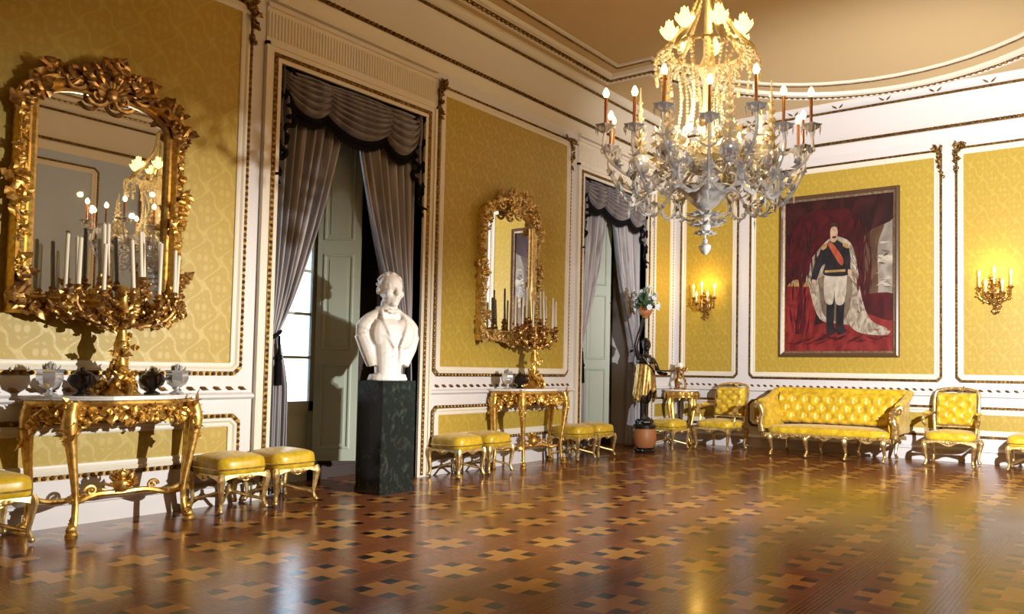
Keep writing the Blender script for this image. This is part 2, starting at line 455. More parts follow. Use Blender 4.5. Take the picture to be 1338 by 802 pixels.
def run_trim(segs, prof, m, name=None, extra=None):
    """straight mouldings along walls; prof is (depth, z)"""
    mb = MB()
    for fn, a, c in segs:
        k = len(prof); vs = [fn(a, z, d) for d, z in prof]+[fn(c, z, d) for d, z in prof]
        mb.add(vs, [tuple(range(k)), tuple(range(2*k-1, k-1, -1))]+[(i, (i+1) % k, k+(i+1) % k, k+i) for i in range(k)])
    return struct(mb.build(name or trim_name(), m))
LS = [(wl, YF, 3.86), (wl, 5.80, 8.38), (wl, 10.33, YB)]
run_trim(LS, [(0, .0), (.02, .0), (.02, .145), (.045, .155), (.045, .172), (.02, .185), (0, .2)], PAINT, 'baseboard_left')
run_trim([(wb, XL, XR)], [(0, .0), (.02, .0), (.02, .145), (.045, .155), (.045, .172), (.02, .185), (0, .2)], PAINT, 'baseboard_back')
run_trim([(wr, YF, YB)], [(0, .0), (.02, .0), (.02, .145), (.045, .155), (.045, .172), (.02, .185), (0, .2)], PAINT, 'baseboard_right')
for segs in (LS, [(wb, XL, XR)], [(wr, YF, YB)]):
    run_trim(segs, [(0, .865), (.018, .868), (.034, .885), (.03, .905), (.012, .915), (0, .926)], PAINT)
# the running leaf pattern above the chair rail
def leaf_row(segs, N_, skip=()):
    mb = MB()
    for fn, a, c in segs:
        n = int(abs(c-a)/.105); e = (fn(1, 0, 0)-fn(0, 0, 0))
        for i in range(n):
            u = a+(c-a)*(i+.5)/n
            mb.leaf(fn(u-.035, .968, .006), e*1-Vector((0, 0, .35)), N_, .07, .03, .3, 2, 5)
    return struct(mb.build(trim_name(), DARKGOLD))
leaf_row([(wl, YF+.2, 3.80), (wl, 5.88, 8.30)], NL); leaf_row([(wb, XL+.1, XR)], NB)

# cornice with its cove; rope mouldings of dull gilt on top
CORN = [(0, 4.40), (.015, 4.42), (.025, 4.46), (.05, 4.50), (.05, 4.53), (.035, 4.545), (.035, 4.585), (.03, 4.60), (.035, 4.72), (.055, 4.86), (.09, 4.955), (.12, 4.985), (.125, 5.02), (.15, 5.04), (.19, 5.075), (.20, 5.10), (.2, ZC), (0, ZC)]
run_trim([(wl, YF, YB)], CORN, CREAM); run_trim([(wb, XL, XR)], CORN, PAINT); run_trim([(wr, YF, YB)], CORN, CREAM); run_trim([(wf, XL, XR)], CORN, CREAM)
def rope_line(fn, a, c, z, d, r, step, m=DARKGOLD, strip=.02, sq=(1, 1, 1)):
    mb = MB(); bead_run(mb, [fn(a, z, d), fn(c, z, d)], step, r, False, sq)
    vs = []
    for q in (a, c): vs += [fn(q, z-strip, d-.004), fn(q, z+strip, d-.004), fn(q, z+strip, d-.03), fn(q, z-strip, d-.03)]
    mb.add(vs, [(0, 1, 2, 3), (7, 6, 5, 4), (0, 4, 5, 1), (1, 5, 6, 2), (2, 6, 7, 3), (3, 7, 4, 0)])
    return struct(mb.build(trim_name(), m))
for fn, a, c in ((wl, YF, YB-.03), (wb, XL+.03, XR), (wr, YF, YB)):
    rope_line(fn, a, c, 4.565, .042, .022, .055)
    mbx = [(.125, 4.982), (.142, 4.99), (.142, 5.012), (.125, 5.018)]
    run_trim([(fn, a, c)], mbx, DARKGOLD)
# ceiling mouldings: a field with notched corners and bowed ends
XM, YM = -2.55, 4.82
def field_path(hx, hy, nx, ny, a, bb, k=22):
    """one quarter is mirrored four times"""
    def q(sx, sy):
        pts = [(hx*sx, hy*sy), (nx*sx, hy*sy), (nx*sx, ny*sy)]; return pts
    out = []
    ang0 = math.asin(min(1, nx/a))
    def arc(sy, rev):
        pts = []
        for i in range(k+1):
            t = -ang0+2*ang0*i/k; pts.append((a*math.sin(t), sy*(hy+(ny-hy)+bb*(math.cos(t)-math.cos(ang0)))))
        return pts[::-1] if rev else pts
    out += [(hx, -hy), (hx, hy), (nx, hy)] + arc(1, True) + [(-nx, hy), (-hx, hy), (-hx, -hy), (-nx, -hy)] + arc(-1, False) + [(nx, -hy)]
    return [Vector((XM+x, YM+y, ZC)) for x, y in out]
egg = field_path(3.40, 3.70, 2.72, 3.91, 2.9, 3.2)
thin = field_path(3.05, 3.37, 2.54, 3.52, 2.62, 2.6)
mb = MB(); mb.sweep(egg, [(-.10, 0), (-.09, .03), (-.05, .035), (-.04, .02), (.05, .02), (.07, .045), (.13, .04), (.15, 0)], (0, 0, -1))
struct(mb.build(trim_name(), CREAM))
mb = MB(); lift = [p-Vector((0, 0, .03)) for p in egg]; bead_run(mb, lift, .075, .028, True, (1, 1, .7))
mb.sweep(egg, [(-.028, .018), (-.028, .026), (.028, .026), (.028, .018)], (0, 0, -1)); struct(mb.build(trim_name(), DARKGOLD))
mb = MB(); mb.sweep(thin, [(-.045, 0), (-.04, .02), (.02, .03), (.045, .02), (.05, 0)], (0, 0, -1)); struct(mb.build(trim_name(), CREAM))
mb = MB(); mb.sweep(thin, [(-.02, .022), (-.02, .036), (.012, .036), (.012, .022)], (0, 0, -1)); struct(mb.build(trim_name(), DARKGOLD))
# pairs of small gilt sprigs on the cornice of the back wall
mb = MB()
for i in range(10):
    u = -5.6+i*.68
    for sg in (-1, 1): mb.leaf(wb(u+sg*.02, 5.035, .16), (sg*.8, -.3, .5), NB, .09, .028, .4, 2, 5)
struct(mb.build(trim_name(), DARKGOLD))

# door surrounds: casing, bead, fluted frieze
for a, c in DOORS:
    root = bpy.data.objects.new(trim_name(), None); C.objects.link(root); struct(root)
    mb = MB()
    for u0, u1 in ((a-.12, a), (c, c+.12)):
        mb.box(XL-T_, XL+.03, u0, u1, 0, DTOP+.12)
    mb.box(XL-T_, XL+.03, a, c, DTOP, DTOP+.12)
    mb.box(XL, XL+.045, a-.15, a-.12, 0, DTOP+.15); mb.box(XL, XL+.045, c+.12, c+.15, 0, DTOP+.15); mb.box(XL, XL+.045, a-.15, c+.15, DTOP+.12, DTOP+.15)
    mb.build('casing', CREAM, root, smooth=False)
    mb = MB(); e = .055
    P = [wl(a-e, .02, .034), wl(a-e, DTOP+e, .034), wl(c+e, DTOP+e, .034), wl(c+e, .02, .034)]
    bead_run(mb, P, .05, .017, False); mb.sweep(P, [(-.018, -.006), (-.018, .004), (.018, .004), (.018, -.006)], NL, False)
    mb.build('gilt_rope', DARKGOLD, root)
    mb = MB(); n = 62; u0, u1 = a-.14, c+.14
    for i in range(n):
        uc = u0+(u1-u0)*(i+.5)/n; r = (u1-u0)/n*.36
        mb.tube([wl(uc, DTOP+.20, .012), wl(uc, DTOP+.42, .012)], r, 6)
    mb.box(XL, XL+.012, u0, u1, DTOP+.16, DTOP+.46)
    mb.build('fluted_frieze', CREAM, root)
    mb = MB()
    for z0, d in ((DTOP+.46, .04), (DTOP+.52, .06)): mb.box(XL, XL+d, u0, u1, z0, z0+.035)
    mb.build('frieze_moulding', CREAM, root, smooth=False)

# ------------------------------------------------------------------ windows in their niches
def window(no, a, c):
    X0 = XL-T_; X1 = XL-NICHE
    mb = MB()
    mb.box(X1-.1, X0, a-.25, a-.1, 0, DTOP+.2); mb.box(X1-.1, X0, c+.1, c+.25, 0, DTOP+.2); mb.box(X1-.1, X0, a-.25, c+.25, DTOP+.1, DTOP+.2)
    mb.use(PAINT)
    w_ = struct(mb.build('window_%d' % no, PAINT, smooth=False))
    m_ = (a+c)/2+.02; xs = X1+.05
    # glazed leaf on one side, boarded leaf on the other
    mb = MB(); y0, y1 = a-.1, m_+.12
    mb.box(xs-.05, xs, y0, y0+.09, .0, DTOP+.1); mb.box(xs-.05, xs, y1-.12, y1, 0, DTOP+.1)
    mb.box(xs-.05, xs, y0, y1, 0, .12); mb.box(xs-.05, xs, y0, y1, .70, .80); mb.box(xs-.05, xs, y0, y1, DTOP-.1, DTOP+.1)
    mb.box(xs-.035, xs-.015, y0+.09, y1-.12, .12, .70); mb.box(xs-.035, xs-.004, y0+.16, y1-.19, .19, .63)
    for z in (1.24, 1.68, 2.12, 2.56, 3.0, 3.4): mb.box(xs-.04, xs-.01, y0+.09, y1-.12, z-.014, z+.014)
    mb.box(xs-.04, xs-.01, (y0+y1)/2-.25, (y0+y1)/2-.225, .8, DTOP-.1)
    mb.build('sash', GREYPAINT, w_, smooth=False)
    mb = MB(); mb.box(xs-.028, xs-.022, y0+.09, y1-.12, .8, DTOP-.1); mb.build('pane', GLASS, w_, smooth=False)
    def leafpanel(name, p, q, z0, z1, m):
        p, q = Vector((*p, 0)), Vector((*q, 0)); e = (q-p); L = e.length; e.normalize(); nn = Vector((e.y, -e.x, 0))
        mb = MB(); mb.T = Matrix(((e.x, nn.x, 0, p.x), (e.y, nn.y, 0, p.y), (0, 0, 1, 0), (0, 0, 0, 1)))
        mb.box(0, L, -.018, .018, z0, z1)
        hs = [(z0+.12, z0+.98), (z0+1.12, z0+2.1), (z0+2.24, z1-.12)]
        for h0, h1 in hs:
            for sgn in (-1, 1):
                pth = [(.06, sgn*.018, h0), (L-.06, sgn*.018, h0), (L-.06, sgn*.018, h1), (.06, sgn*.018, h1)]
                mb.sweep(pth if sgn < 0 else pth[::-1], [(-.03, -.002), (-.022, .012), (-.006, .014), (0, -.002)], (0, sgn, 0))
            mb.box(.12, L-.12, -.026, .026, h0+.06, h1-.06)
        return mb.build(name, m, w_, smooth=False)
    leafpanel('shutter', (xs-.03, m_+.08), (xs-.03, c+.1), 0, DTOP+.08, LINING)
    leafpanel('shutter', (xs+.05, m_+.02), (XL-.30, m_+.29), .20, DTOP+.05, GREYPAINT)
    return w_
window(1, *DOORS[0]); window(2, *DOORS[1])

# ------------------------------------------------------------------ curtains
def drape(parent, y_out, y_in, side, ztie=1.42):
    """side +1: gathers towards smaller y. local = world coordinates shifted by parent"""
    zt = DTOP-.06; rng = random.Random(3 if side > 0 else 7); ph = [rng.uniform(0, 6) for _ in range(4)]
    W = y_in-y_out
    def half(z):
        if z > ztie:
            t = (zt-z)/(zt-ztie); inner = y_out+W*(1-.86*t**1.35*(1-.06*math.sin(PI*t))); outer = y_out+W*.015*t
        else:
            t = (ztie-z)/ztie; s = min(1, t*3); inner = y_out+W*(.14+.13*s**.7); outer = y_out+W*.015-W*.02*s
        return outer, inner
    def fn(u, v):
        z = zt-v*(zt-.015); o, i = half(z); y = o+(i-o)*u
        wd = abs(i-o)/abs(W); am = .050+.022*(1-wd)
        x = am*math.sin(2*PI*7*u+ph[0]+.6*math.sin(3*v+ph[1]))+.012*math.sin(2*PI*17*u+ph[2])
        dip = .08*math.exp(-((z-ztie)/.22)**2)
        return Vector((x-.02*u-dip*.2, y, z))
    mb = MB(); mb.grid(fn, 110, 60); d = mb.build('drape', DRAPE, parent, ang=180, solid=.006)
    mb = MB(); o, i = half(ztie); e = .012
    cyc = [(.07*math.cos(t)+.0, (o+i)/2+(abs(i-o)/2+.03)*math.sin(t), ztie+.05*math.sin(t)*side) for t in [2*PI*k/20 for k in range(20)]]
    mb.tube(cyc, .016, 6, True)
    ys = o+(i-o)*.75
    mb.tube([(.085, ys, ztie), (.09, ys, ztie-.12), (.088, ys, ztie-.18)], [.010, .012, .02], 7)
    mb.lathe([(.012, 0), (.028, -.02), (.03, -.05), (.02, -.06), (.026, -.08), (.032, -.28), (.0, -.285)], 10, (.088, ys, ztie-.16))
    mb.build('tieback', FRINGE, parent)
def swag(mb, fr, ya, yb, z0, drop, n=7, za=None, out=.14):
    """a draped half-moon of cloth between two points on the pelmet"""
    za = za or (0, 0)
    def fn(u, v):
        y = ya+(yb-ya)*u; ca = (1-(2*u-1)**2)
        top = z0+za[0]*(1-u)+za[1]*u
        z = top-.015-v*(.05+drop*(ca**.75))-.03*v*(1-ca)
        fold = (abs(math.sin(PI*n*v**.85))**.6)*.075*(.3+ca)
        return Vector((.055+out*(math.sin(PI*min(1, v*.9+.05))*.45+.3*v)*(.3+.7*ca)+fold, y, z))
    mb.grid(fn, 40, 57)
    P = [fn(i/30, 1) for i in range(31)]; fr.tube([p+Vector((.008, 0, -.012)) for p in P], .034, 7)
    vs = []
    def ff(u, v): p = fn(u, 1); return p+Vector((.006, 0, -.015-v*(.085+.016*math.sin(u*190))))
    fr.grid(ff, 90, 3)
def tail(mb, fr, y, sgn, z0):
    """zig-zag cascade at the end of the pelmet"""
    def fn(u, v):
        L = .45+.62*u; zz = z0-v*L
        return Vector((.10+.03*math.sin(u*PI*5), y+sgn*(.02+.16*(u-.5))+.012*math.sin(v*9), zz))
    mb.grid(fn, 26, 22)
    P = [fn(i/40, 1) for i in range(41)]; q = []
    for i, p in enumerate(P):
        q.append(p+Vector((.01, sgn*.035*(1 if (i//5) % 2 else -1), 0)))
    fr.tube(q, .022, 6)
    zig = [fn(1, i/8)+Vector((.02, sgn*.05*(1 if i % 2 else -1), 0)) for i in range(9)]; fr.tube(zig, .034, 6)
    zig = [fn(0, i/8)+Vector((.02, -sgn*.03*(1 if i % 2 else -1), 0)) for i in range(9)]; fr.tube(zig, .026, 6)
def curtain(a, c, label):
    t = thing('curtain', label, 'curtain', (XL-.12, 0, 0), 0, 'grey satin curtains')
    m_ = (a+c)/2
    drape(t, a+.02, m_-.06, 1); drape(t, c-.02, m_+.04, -1)
    mb = MB(); fr = MB(); W = c-a; z0 = DTOP-.01
    swag(mb, fr, a+.03, a+W*.36, z0, .33, 6); swag(mb, fr, c-W*.36, c-.03, z0, .42, 6)
    swag(mb, fr, a+W*.20, c-W*.20, z0, .40, 8, out=.20)
    tail(mb, fr, a+.06, -1, z0); tail(mb, fr, c-.06, 1, z0)
    mb.build('pelmet', SWAG, t, ang=180, solid=.005); fr.build('fringe', FRINGE, t, ang=60)
    mb = MB(); mb.box(-.03, .04, a+.005, c-.005, DTOP-.05, DTOP-.005); mb.build('pelmet_board', LINING, t, smooth=False)
    return t
curtain(*DOORS[0], 'grey satin curtain with dark swagged pelmet framing the window behind the marble bust')
curtain(*DOORS[1], 'grey satin curtain with dark swagged pelmet framing the far window beside the bronze figure')

# ------------------------------------------------------------------ gilt mirrors (local: x along the wall, front is -y)
def gilt_mirror(label, loc, W, z0, z1, gw, gz0, gz1, seed, group, gold):
    t = thing('wall_mirror', label, 'mirror', loc, PI/2, group); rng = random.Random(seed)
    h = gw/2; zs = gz1-.16*gw-.05
    inner = [(-h, gz0), (h, gz0), (h, zs)]+[(h*math.cos(q)**.7 if math.cos(q) > 0 else 0, zs+(gz1-zs)*math.sin(q)) for q in [PI/2*i/8 for i in range(1, 9)]]
    inner += [(-x, z) for x, z in inner[:2:-1][1:]]+[(-h, zs)]
    path = [(x, -.03, z) for x, z in inner]
    mb = MB(); fw = (W-gw)/2*.62
    mb.sweep(path, [(-.012, 0), (-.012, .03), (.005, .042), (fw*.25, .035), (fw*.5, .07), (fw*.72, .06), (fw, .075), (fw+.02, .04), (fw+.02, -.028), (-.012, -.028)], (0, -1, 0))
    mb.build('frame', gold, t)
    mb = MB(); mb.poly([(x*1.01, z) for x, z in inner], -.034, -.028); mb.build('glass', MIRROR, t, smooth=False)
    n = (0, -1, 0); y = -.075; o = h+fw*.75
    # crest
    mb = MB(); zt = gz1+fw*.6; big = (W-gw)*.5
    arch = [(-o, y, zs-.03), (-o*.96, y, zs+.14), (-o*.62, y, zt+.02), (-o*.28, y-.02, zt+.06), (0, y-.03, zt+.09), (o*.28, y-.02, zt+.06), (o*.62, y, zt+.02), (o*.96, y, zs+.14), (o, y, zs-.03)]
    garland(mb, spline(arch, 4), 44, .15*gw**.3, .085*gw**.3, rng, n, 1.25)
    garland(mb, spline([(-o*.35, y-.03, zt+.04), (0, y-.05, zt+.12), (o*.35, y-.03, zt+.04)], 4), 22, .14, .10, rng, n, 1.5)
    for sx in (-1, 1):
        mb.scroll((sx*o*.45, y-.02, zt-.01), (sx, 0, 0), (0, 0, 1), .11*gw, .024, 1.4, .5)
        mb.scroll((sx*o*.93, y-.02, zs+.08), (-sx, 0, 0), (0, 0, 1), .09*gw, .02, 1.4)
        mb.scroll((sx*o*.16, y-.03, gz1-.03), (sx, 0, 0), (0, 0, -1), .085*gw, .018, 1.3, .4)
    # shell in the middle
    for i in range(9):
        q = PI*(.08+.84*i/8); mb.leaf((0, y-.03, gz1-.01), (math.cos(q), -.15, math.sin(q)*1.1), n, .16*gw**.4, .055, .7, 2)
    mb.lathe([(.0, -.02), (.05, -.015), (.06, .0), (.045, .02), (0, .03)], 12, (0, 0, 0)) if False else None
    mb.ball((0, y-.05, gz1+.0), .045, 10, 7, (1, .6, 1.2))
    mb.build('crest', gold if seed > 1 else SHADEGOLD, t)
    # sides
    for sx in (-1, 1):
        mb = MB()
        garland(mb, [(sx*(o+.0), y, gz0+.1), (sx*(o+.015), y, zs)], 38, .10, .05, rng, n, .5)
        mb.build('side_ornament', gold, t); mb = MB()
        garland(mb, [(sx*(o+.02), y-.01, (gz0+gz1)/2-.16), (sx*(o+.03), y-.01, (gz0+gz1)/2+.10)], 12, .11, .075, rng, n, 1.3)
        mb.scroll((sx*(o+.02), y-.01, (gz0+gz1)/2), (sx, 0, 0), (0, 0, 1), .06, .017, 1.3)
        mb.build('side_cartouche', gold, t)
        mb = MB(); cx_, cz_ = sx*(o-.0), gz0-fw*.4
        garland(mb, [(cx_, y-.01, cz_+.22), (cx_+sx*.02, y-.02, cz_-.03), (cx_-sx*.22, y-.01, cz_-.05)], 20, .12, .08, rng, n, 1.4)
        mb.scroll((cx_, y-.02, cz_+.02), (-sx, 0, 0), (0, 0, 1), .07, .02, 1.4, 1)
        mb.build('corner_ornament', gold if seed > 1 else SHADEGOLD, t)
    mb = MB(); zb = gz0-fw*.7
    garland(mb, spline([(-o*.7, y, zb+.03), (-o*.3, y-.01, zb-.02), (0, y-.02, zb-.05), (o*.3, y-.01, zb-.02), (o*.7, y, zb+.03)], 4), 26, .12, .07, rng, n, 1.2)
    mb.build('apron_ornament', gold if seed > 1 else SHADEGOLD, t)
    return t
gilt_mirror('large gilt rococo wall mirror above the nearer console, reflecting candles and the chandelier', (XL, 2.62, 0), 1.18, 1.38, 3.42, .86, 1.60, 3.10, 1, 'gilt wall mirrors', GOLD)
gilt_mirror('gilt rococo wall mirror above the console between the two windows, reflecting the portrait', (XL, 7.0, 0), 1.12, 1.36, 3.36, .80, 1.60, 3.06, 2, 'gilt wall mirrors', PALEGOLD)

# ------------------------------------------------------------------ console tables (local front -y, wall at y = 0)
def cabriole(p_top, p_bot, out, r=(.034, .05, .03, .022, .034), k=7):
    a, c = Vector(p_top), Vector(p_bot); o = Vector(out); h = a.z-c.z
    pts = [a, a+o*.035-Vector((0, 0, h*.16)), a.lerp(c, .42)+o*.012, a.lerp(c, .74)-o*.030, c+Vector((0, 0, .035))-o*.004, c+o*.03+Vector((0, 0, .012))]
    rr = [r[0], r[1], r[2]*1.05, r[3], r[3]*1.1, r[4]]
    P = spline(pts, k); R = []
    for i in range(len(P)):
        f = i/(len(P)-1)*(len(rr)-1); q = int(min(f, len(rr)-2)); R.append(rr[q]+(rr[q+1]-rr[q])*(f-q))
    return P, R
def console(label, loc, seed, group):
    t = thing('console_table', label, 'console table', loc, PI/2, group); rng = random.Random(seed); n = (0, -1, 0)
    H = .925; ent = []
    def front(s):   # serpentine outline, s in -1..1
        x = .56*s; d = .40*(1-abs(s)**3.2)+.06+.025*math.cos(s*PI*1.5)
        return x, -min(d, .455)
    out = [(x, y) for x, y in (front(-1+2*i/32) for i in range(33))]
    out = [(-.56, -.012)]+out+[(.56, -.012)]
    mb = MB(); k = len(out)
    def slab(z0, z1, g_):
        vs = [(x*g_, y*g_ if y < -.02 else y, z0) for x, y in out]+[(x*g_, y*g_ if y < -.02 else y, z1) for x, y in out]
        mb.add(vs, [tuple(range(k-1, -1, -1)), tuple(range(k, 2*k))]+[(i, (i+1) % k, k+(i+1) % k, k+i) for i in range(k)])
    slab(H-.012, H, 1); slab(H-.028, H-.012, .985)
    mb.build('marble_top', WHITEMARBLE, t, smooth=False)
    mb = MB()
    rail = [Vector((x*.955, y*.94, H-.052)) for x, y in out[1:-1]]
    mb.tube(rail, .026, 8); mb.tube([p-Vector((0, 0, .05)) for p in rail], .016, 8); mb.tube([Vector((-.53, -.03, H-.06)), Vector((.53, -.03, H-.06))], .02, 6)
    low = [p-Vector((0, 0, .085+.04*abs(math.sin(i/32*PI*3)))) for i, p in enumerate(rail)]
    mb.tube(low, .014, 6)
    for i in range(0, 33, 2):
        p = rail[i]; q = out[i+1]; nn = Vector((q[0]*.9, -.35, 0)).normalized()
        mb.leaf(p-Vector((0, 0, .012)), (rng.uniform(-.4, .4), nn.y*.15, -1), nn, .13, .075, .5)
    for xs in (-.3, .3, 0):
        i = int((xs/.53+1)*16); p = rail[i]
        for sg in (-1, 1): mb.scroll(p+Vector((sg*.05, -.015, -.075)), (sg, 0, 0), (0, 0, -1), .055, .016, 1.4)
        garland(mb, [p+Vector((-.1, -.01, -.05)), p+Vector((0, -.02, -.13)), p+Vector((.1, -.01, -.05))], 14, .09, .055, rng, n, 1.5)
    for xs in (-.46, .46):
        garland(mb, [Vector((xs*.9, -.30, H-.12)), Vector((xs*1.08, -.2, H-.14)), Vector((xs*1.12, -.1, H-.22))], 14, .10, .06, rng, (math.copysign(1, xs), -.5, 0), 1.3)
    garland(mb, [p-Vector((0, .012, .07)) for p in rail], 40, .10, .055, rng, n, 1.6)
    mb.build('apron', GOLD, t)
    for x, y, bx, by in ((-.39, -.38, -.36, -.39), (.39, -.38, .36, -.39), (-.51, -.07, -.52, -.075), (.51, -.07, .52, -.075)):
        o = Vector((math.copysign(.75, x), -.65 if y < -.2 else -.1, 0))
        mb = MB(); P, R = cabriole((x, y, H-.045), (bx, by, .03), o*.8, (.040, .046, .029, .019, .026)); mb.tube(P, R, 9)
        mb.ball(P[-1]+Vector((0, 0, .004)), .034, 8, 6); mb.lathe([(.036, 0), (.04, .012), (.03, .03)], 10, (P[-2].x, P[-2].y, 0))
        garland(mb, [P[2], P[10]], 8, .11, .06, rng, o, .6); garland(mb, P[-9:-5], 4, .07, .035, rng, o, .5)
        mb.build('leg', GOLD, t)
    mb = MB()
    for sx in (-1, 1):
        P = spline([(sx*.385, -.37, .24), (sx*.30, -.27, .205), (sx*.16, -.22, .235), (0, -.21, .23)], 6); mb.tube(P, .02, 7)
        P2 = spline([(sx*.51, -.075, .24), (sx*.38, -.11, .20), (sx*.18, -.17, .22), (0, -.21, .23)], 6); mb.tube(P2, .017, 7)
        mb.scroll((sx*.2, -.23, .265), (sx, 0, 0), (0, 0, 1), .04, .012, 1.3)
        garland(mb, P, 8, .07, .04, rng, (0, 0, 1), 1)
    mb.build('stretcher', GOLD, t)
    mb = MB(); mb.ball((0, -.22, .29), .06, 10, 7)
    for i in range(26):
        q = rng.uniform(0, 2*PI); e = rng.uniform(-.2, 1.2); d = Vector((math.cos(q)*math.cos(e), math.sin(q)*math.cos(e), math.sin(e)))
        mb.leaf(Vector((0, -.22, .29))+d*.04, d, Vector((0, 0, 1)), .08, .055, 1.0)
    mb.build('flower_urn', GOLD, t)
    return t
con = console('gilt rococo console table with white marble top under the large nearer mirror', (XL+.035, 2.73, 0), 5, 'gilt console tables')
dup(con, 'gilt rococo console table with white marble top between the two windows', (XL+.035, 7.25, 0))

# ------------------------------------------------------------------ candelabra
def candelabrum(label, loc, group):
    t = thing('candelabrum', label, 'candelabrum', loc, PI/2, group); rng = random.Random(11)
    mb = MB(); mb.lathe([(.12, 0), (.125, .012), (.105, .03), (.085, .05), (.06, .09), (.05, .11), (.034, .13)], 14, lob=.08, nl=3)
    for i in range(3):
        q = 2*PI*i/3+PI/6; d = Vector((math.cos(q), math.sin(q), 0)); e = Vector((0, 0, 1))
        mb.scroll(d*.115+Vector((0, 0, .055)), d, e, .05, .018, 1.3, -1)
        garland(mb, [d*.10+e*.03, d*.06+e*.11, d*.03+e*.2], 9, .09, .06, rng, d, 1.0)
    mb.build('base', GOLD, t)
    mb = MB(); mb.lathe([(.034, .12), (.05, .17), (.04, .22), (.028, .27), (.045, .32), (.05, .36), (.03, .42), (.026, .5), (.05, .56), (.06, .6), (.035, .64), (.028, .7), (.04, .74), (.02, .78)], 12)
    P = [(.04*math.cos(a), .04*math.sin(a), .15+.5*a/14) for a in [i*.5 for i in range(29)]]
    garland(mb, P, 34, .075, .045, rng, (0, -1, .2), 1.6)
    mb.build('stem', GOLD, t)
    spots = []
    for i in range(7):
        a = PI*(i/6)*1.0+PI; spots.append((.36*math.cos(a), .14*math.sin(a), .70+.03*(i % 2), 0))
    for i in range(4):
        a = 2*PI*i/4+.5; spots.append((.17*math.cos(a), .08*math.sin(a), .82, 1))
    spots += [(.27, .05, .74, 0), (-.27, .05, .74, 0)]
    for x, y, z, k in spots:
        o = Vector((x, y, 0)); L = o.length; d = o/L; mb = MB()
        P = spline([(0, 0, .58+.08*k), o*.35+Vector((0, 0, .50+.12*k)), o*.8+Vector((0, 0, .54+.16*k)), o*1.02+Vector((0, 0, z-.10)), o+Vector((0, 0, z-.03))], 6)
        mb.tube(P, [.016*(1-.3*i/(len(P)-1)) for i in range(len(P))], 6)
        garland(mb, P[4:], 9, .075, .045, rng, (d.x*.3, -1, .3), 1.4)
        mb.lathe([(.012, -.05), (.04, -.02), (.045, -.012), (.02, -.005), (.02, .012), (.026, .02), (.018, .03)], 10, (x, y, z), .08, 6)
        ar = mb.build('arm', SHADEGOLD, t)
        mb = MB(); q = rng.uniform(-.012, .012); h = .36+rng.uniform(-.03, .05)
        mb.tube([(x, y, z+.01), (x+q, y, z+.01+h*.5), (x+q*2, y, z+h)], [.0135, .013, .0125], 9); mb.tube([(x+q*2, y, z+h), (x+q*2, y, z+h+.012)], .002, 5)
        mb.build('candle', WAX, ar)
    return t
cb = candelabrum('gilt candelabrum of tall white candles on the nearer console', (XL+.28, 2.68, .926), 'gilt candelabra')
dup(cb, 'gilt candelabrum of tall white candles on the console between the windows', (XL+.28, 7.22, .926))

# ------------------------------------------------------------------ vases and shells on the consoles
def crystal_vase(label, loc, s=1):
    t = thing('crystal_vase', label, 'vase', loc, 0, 'crystal vases on the consoles'); rng = random.Random(4)
    mb = MB(); mb.lathe([(.045*s, 0), (.048*s, .01*s), (.015*s, .03*s), (.02*s, .045*s), (.06*s, .075*s), (.075*s, .12*s), (.07*s, .16*s), (.085*s, .18*s), (.078*s, .18*s), (.06*s, .12*s), (.0, .06*s)], 14, lob=.05, nl=7)
    mb.build('bowl', SILVERGLASS, t)
    mb = MB()
    for i in range(22):
        q = rng.uniform(0, 2*PI); e = rng.uniform(.3, 1.4); d = Vector((math.cos(q)*math.cos(e), math.sin(q)*math.cos(e), math.sin(e)))
        mb.leaf((0, 0, .15*s), d, (0, 0, 1), .09*s, .035*s, 1.0)
    mb.build('glass_flowers', CRYSTAL, t)
    return t
cv = crystal_vase('crystal vase of glass flowers at the window-less end of the nearer console, beside the dark urn', (-6.12, 2.27, .926), 1.0)
cv['label'] = 'crystal vase of glass flowers left of both dark urns on the nearer console'
dup(cv, 'crystal vase on the nearer console at the end beside the stools', (-6.12, 3.09, .926))
dup(cv, 'crystal vase on the console between the windows', (-6.12, 6.80, .926))
def urn(label, loc, rz):
    t = thing('bronze_shell_urn', label, 'urn', loc, rz, 'dark bronze urns on the consoles')
    mb = MB(); mb.lathe([(.05, 0), (.052, .012), (.02, .03), (.025, .04), (.07, .07), (.085, .11), (.07, .145), (.05, .15), (.05, .13), (.0, .09)], 16)
    mb.build('body', BRONZE, t)
    for s_ in (-1, 1):
        mb = MB(); mb.tube(spline([(s_*.06, 0, .06), (s_*.12, 0, .09), (s_*.115, 0, .15), (s_*.06, 0, .14)], 5), .009, 6)
        mb.build('handle', BRONZE, t)
    mb = MB(); mb.lathe([(.055, .148), (.04, .165), (.012, .175), (.015, .19), (0, .198)], 12); mb.build('lid', BRONZE, t)
    return t
ub = urn('dark bronze urn on the nearer console between vase and candelabrum', (-6.10, 2.45, .926), 0)
dup(ub, 'dark bronze urn on the nearer console between candelabrum and small crystal vase', (-6.10, 2.905, .926))
dup(ub, 'dark bronze urn on the console between the windows', (-6.10, 6.99, .926))

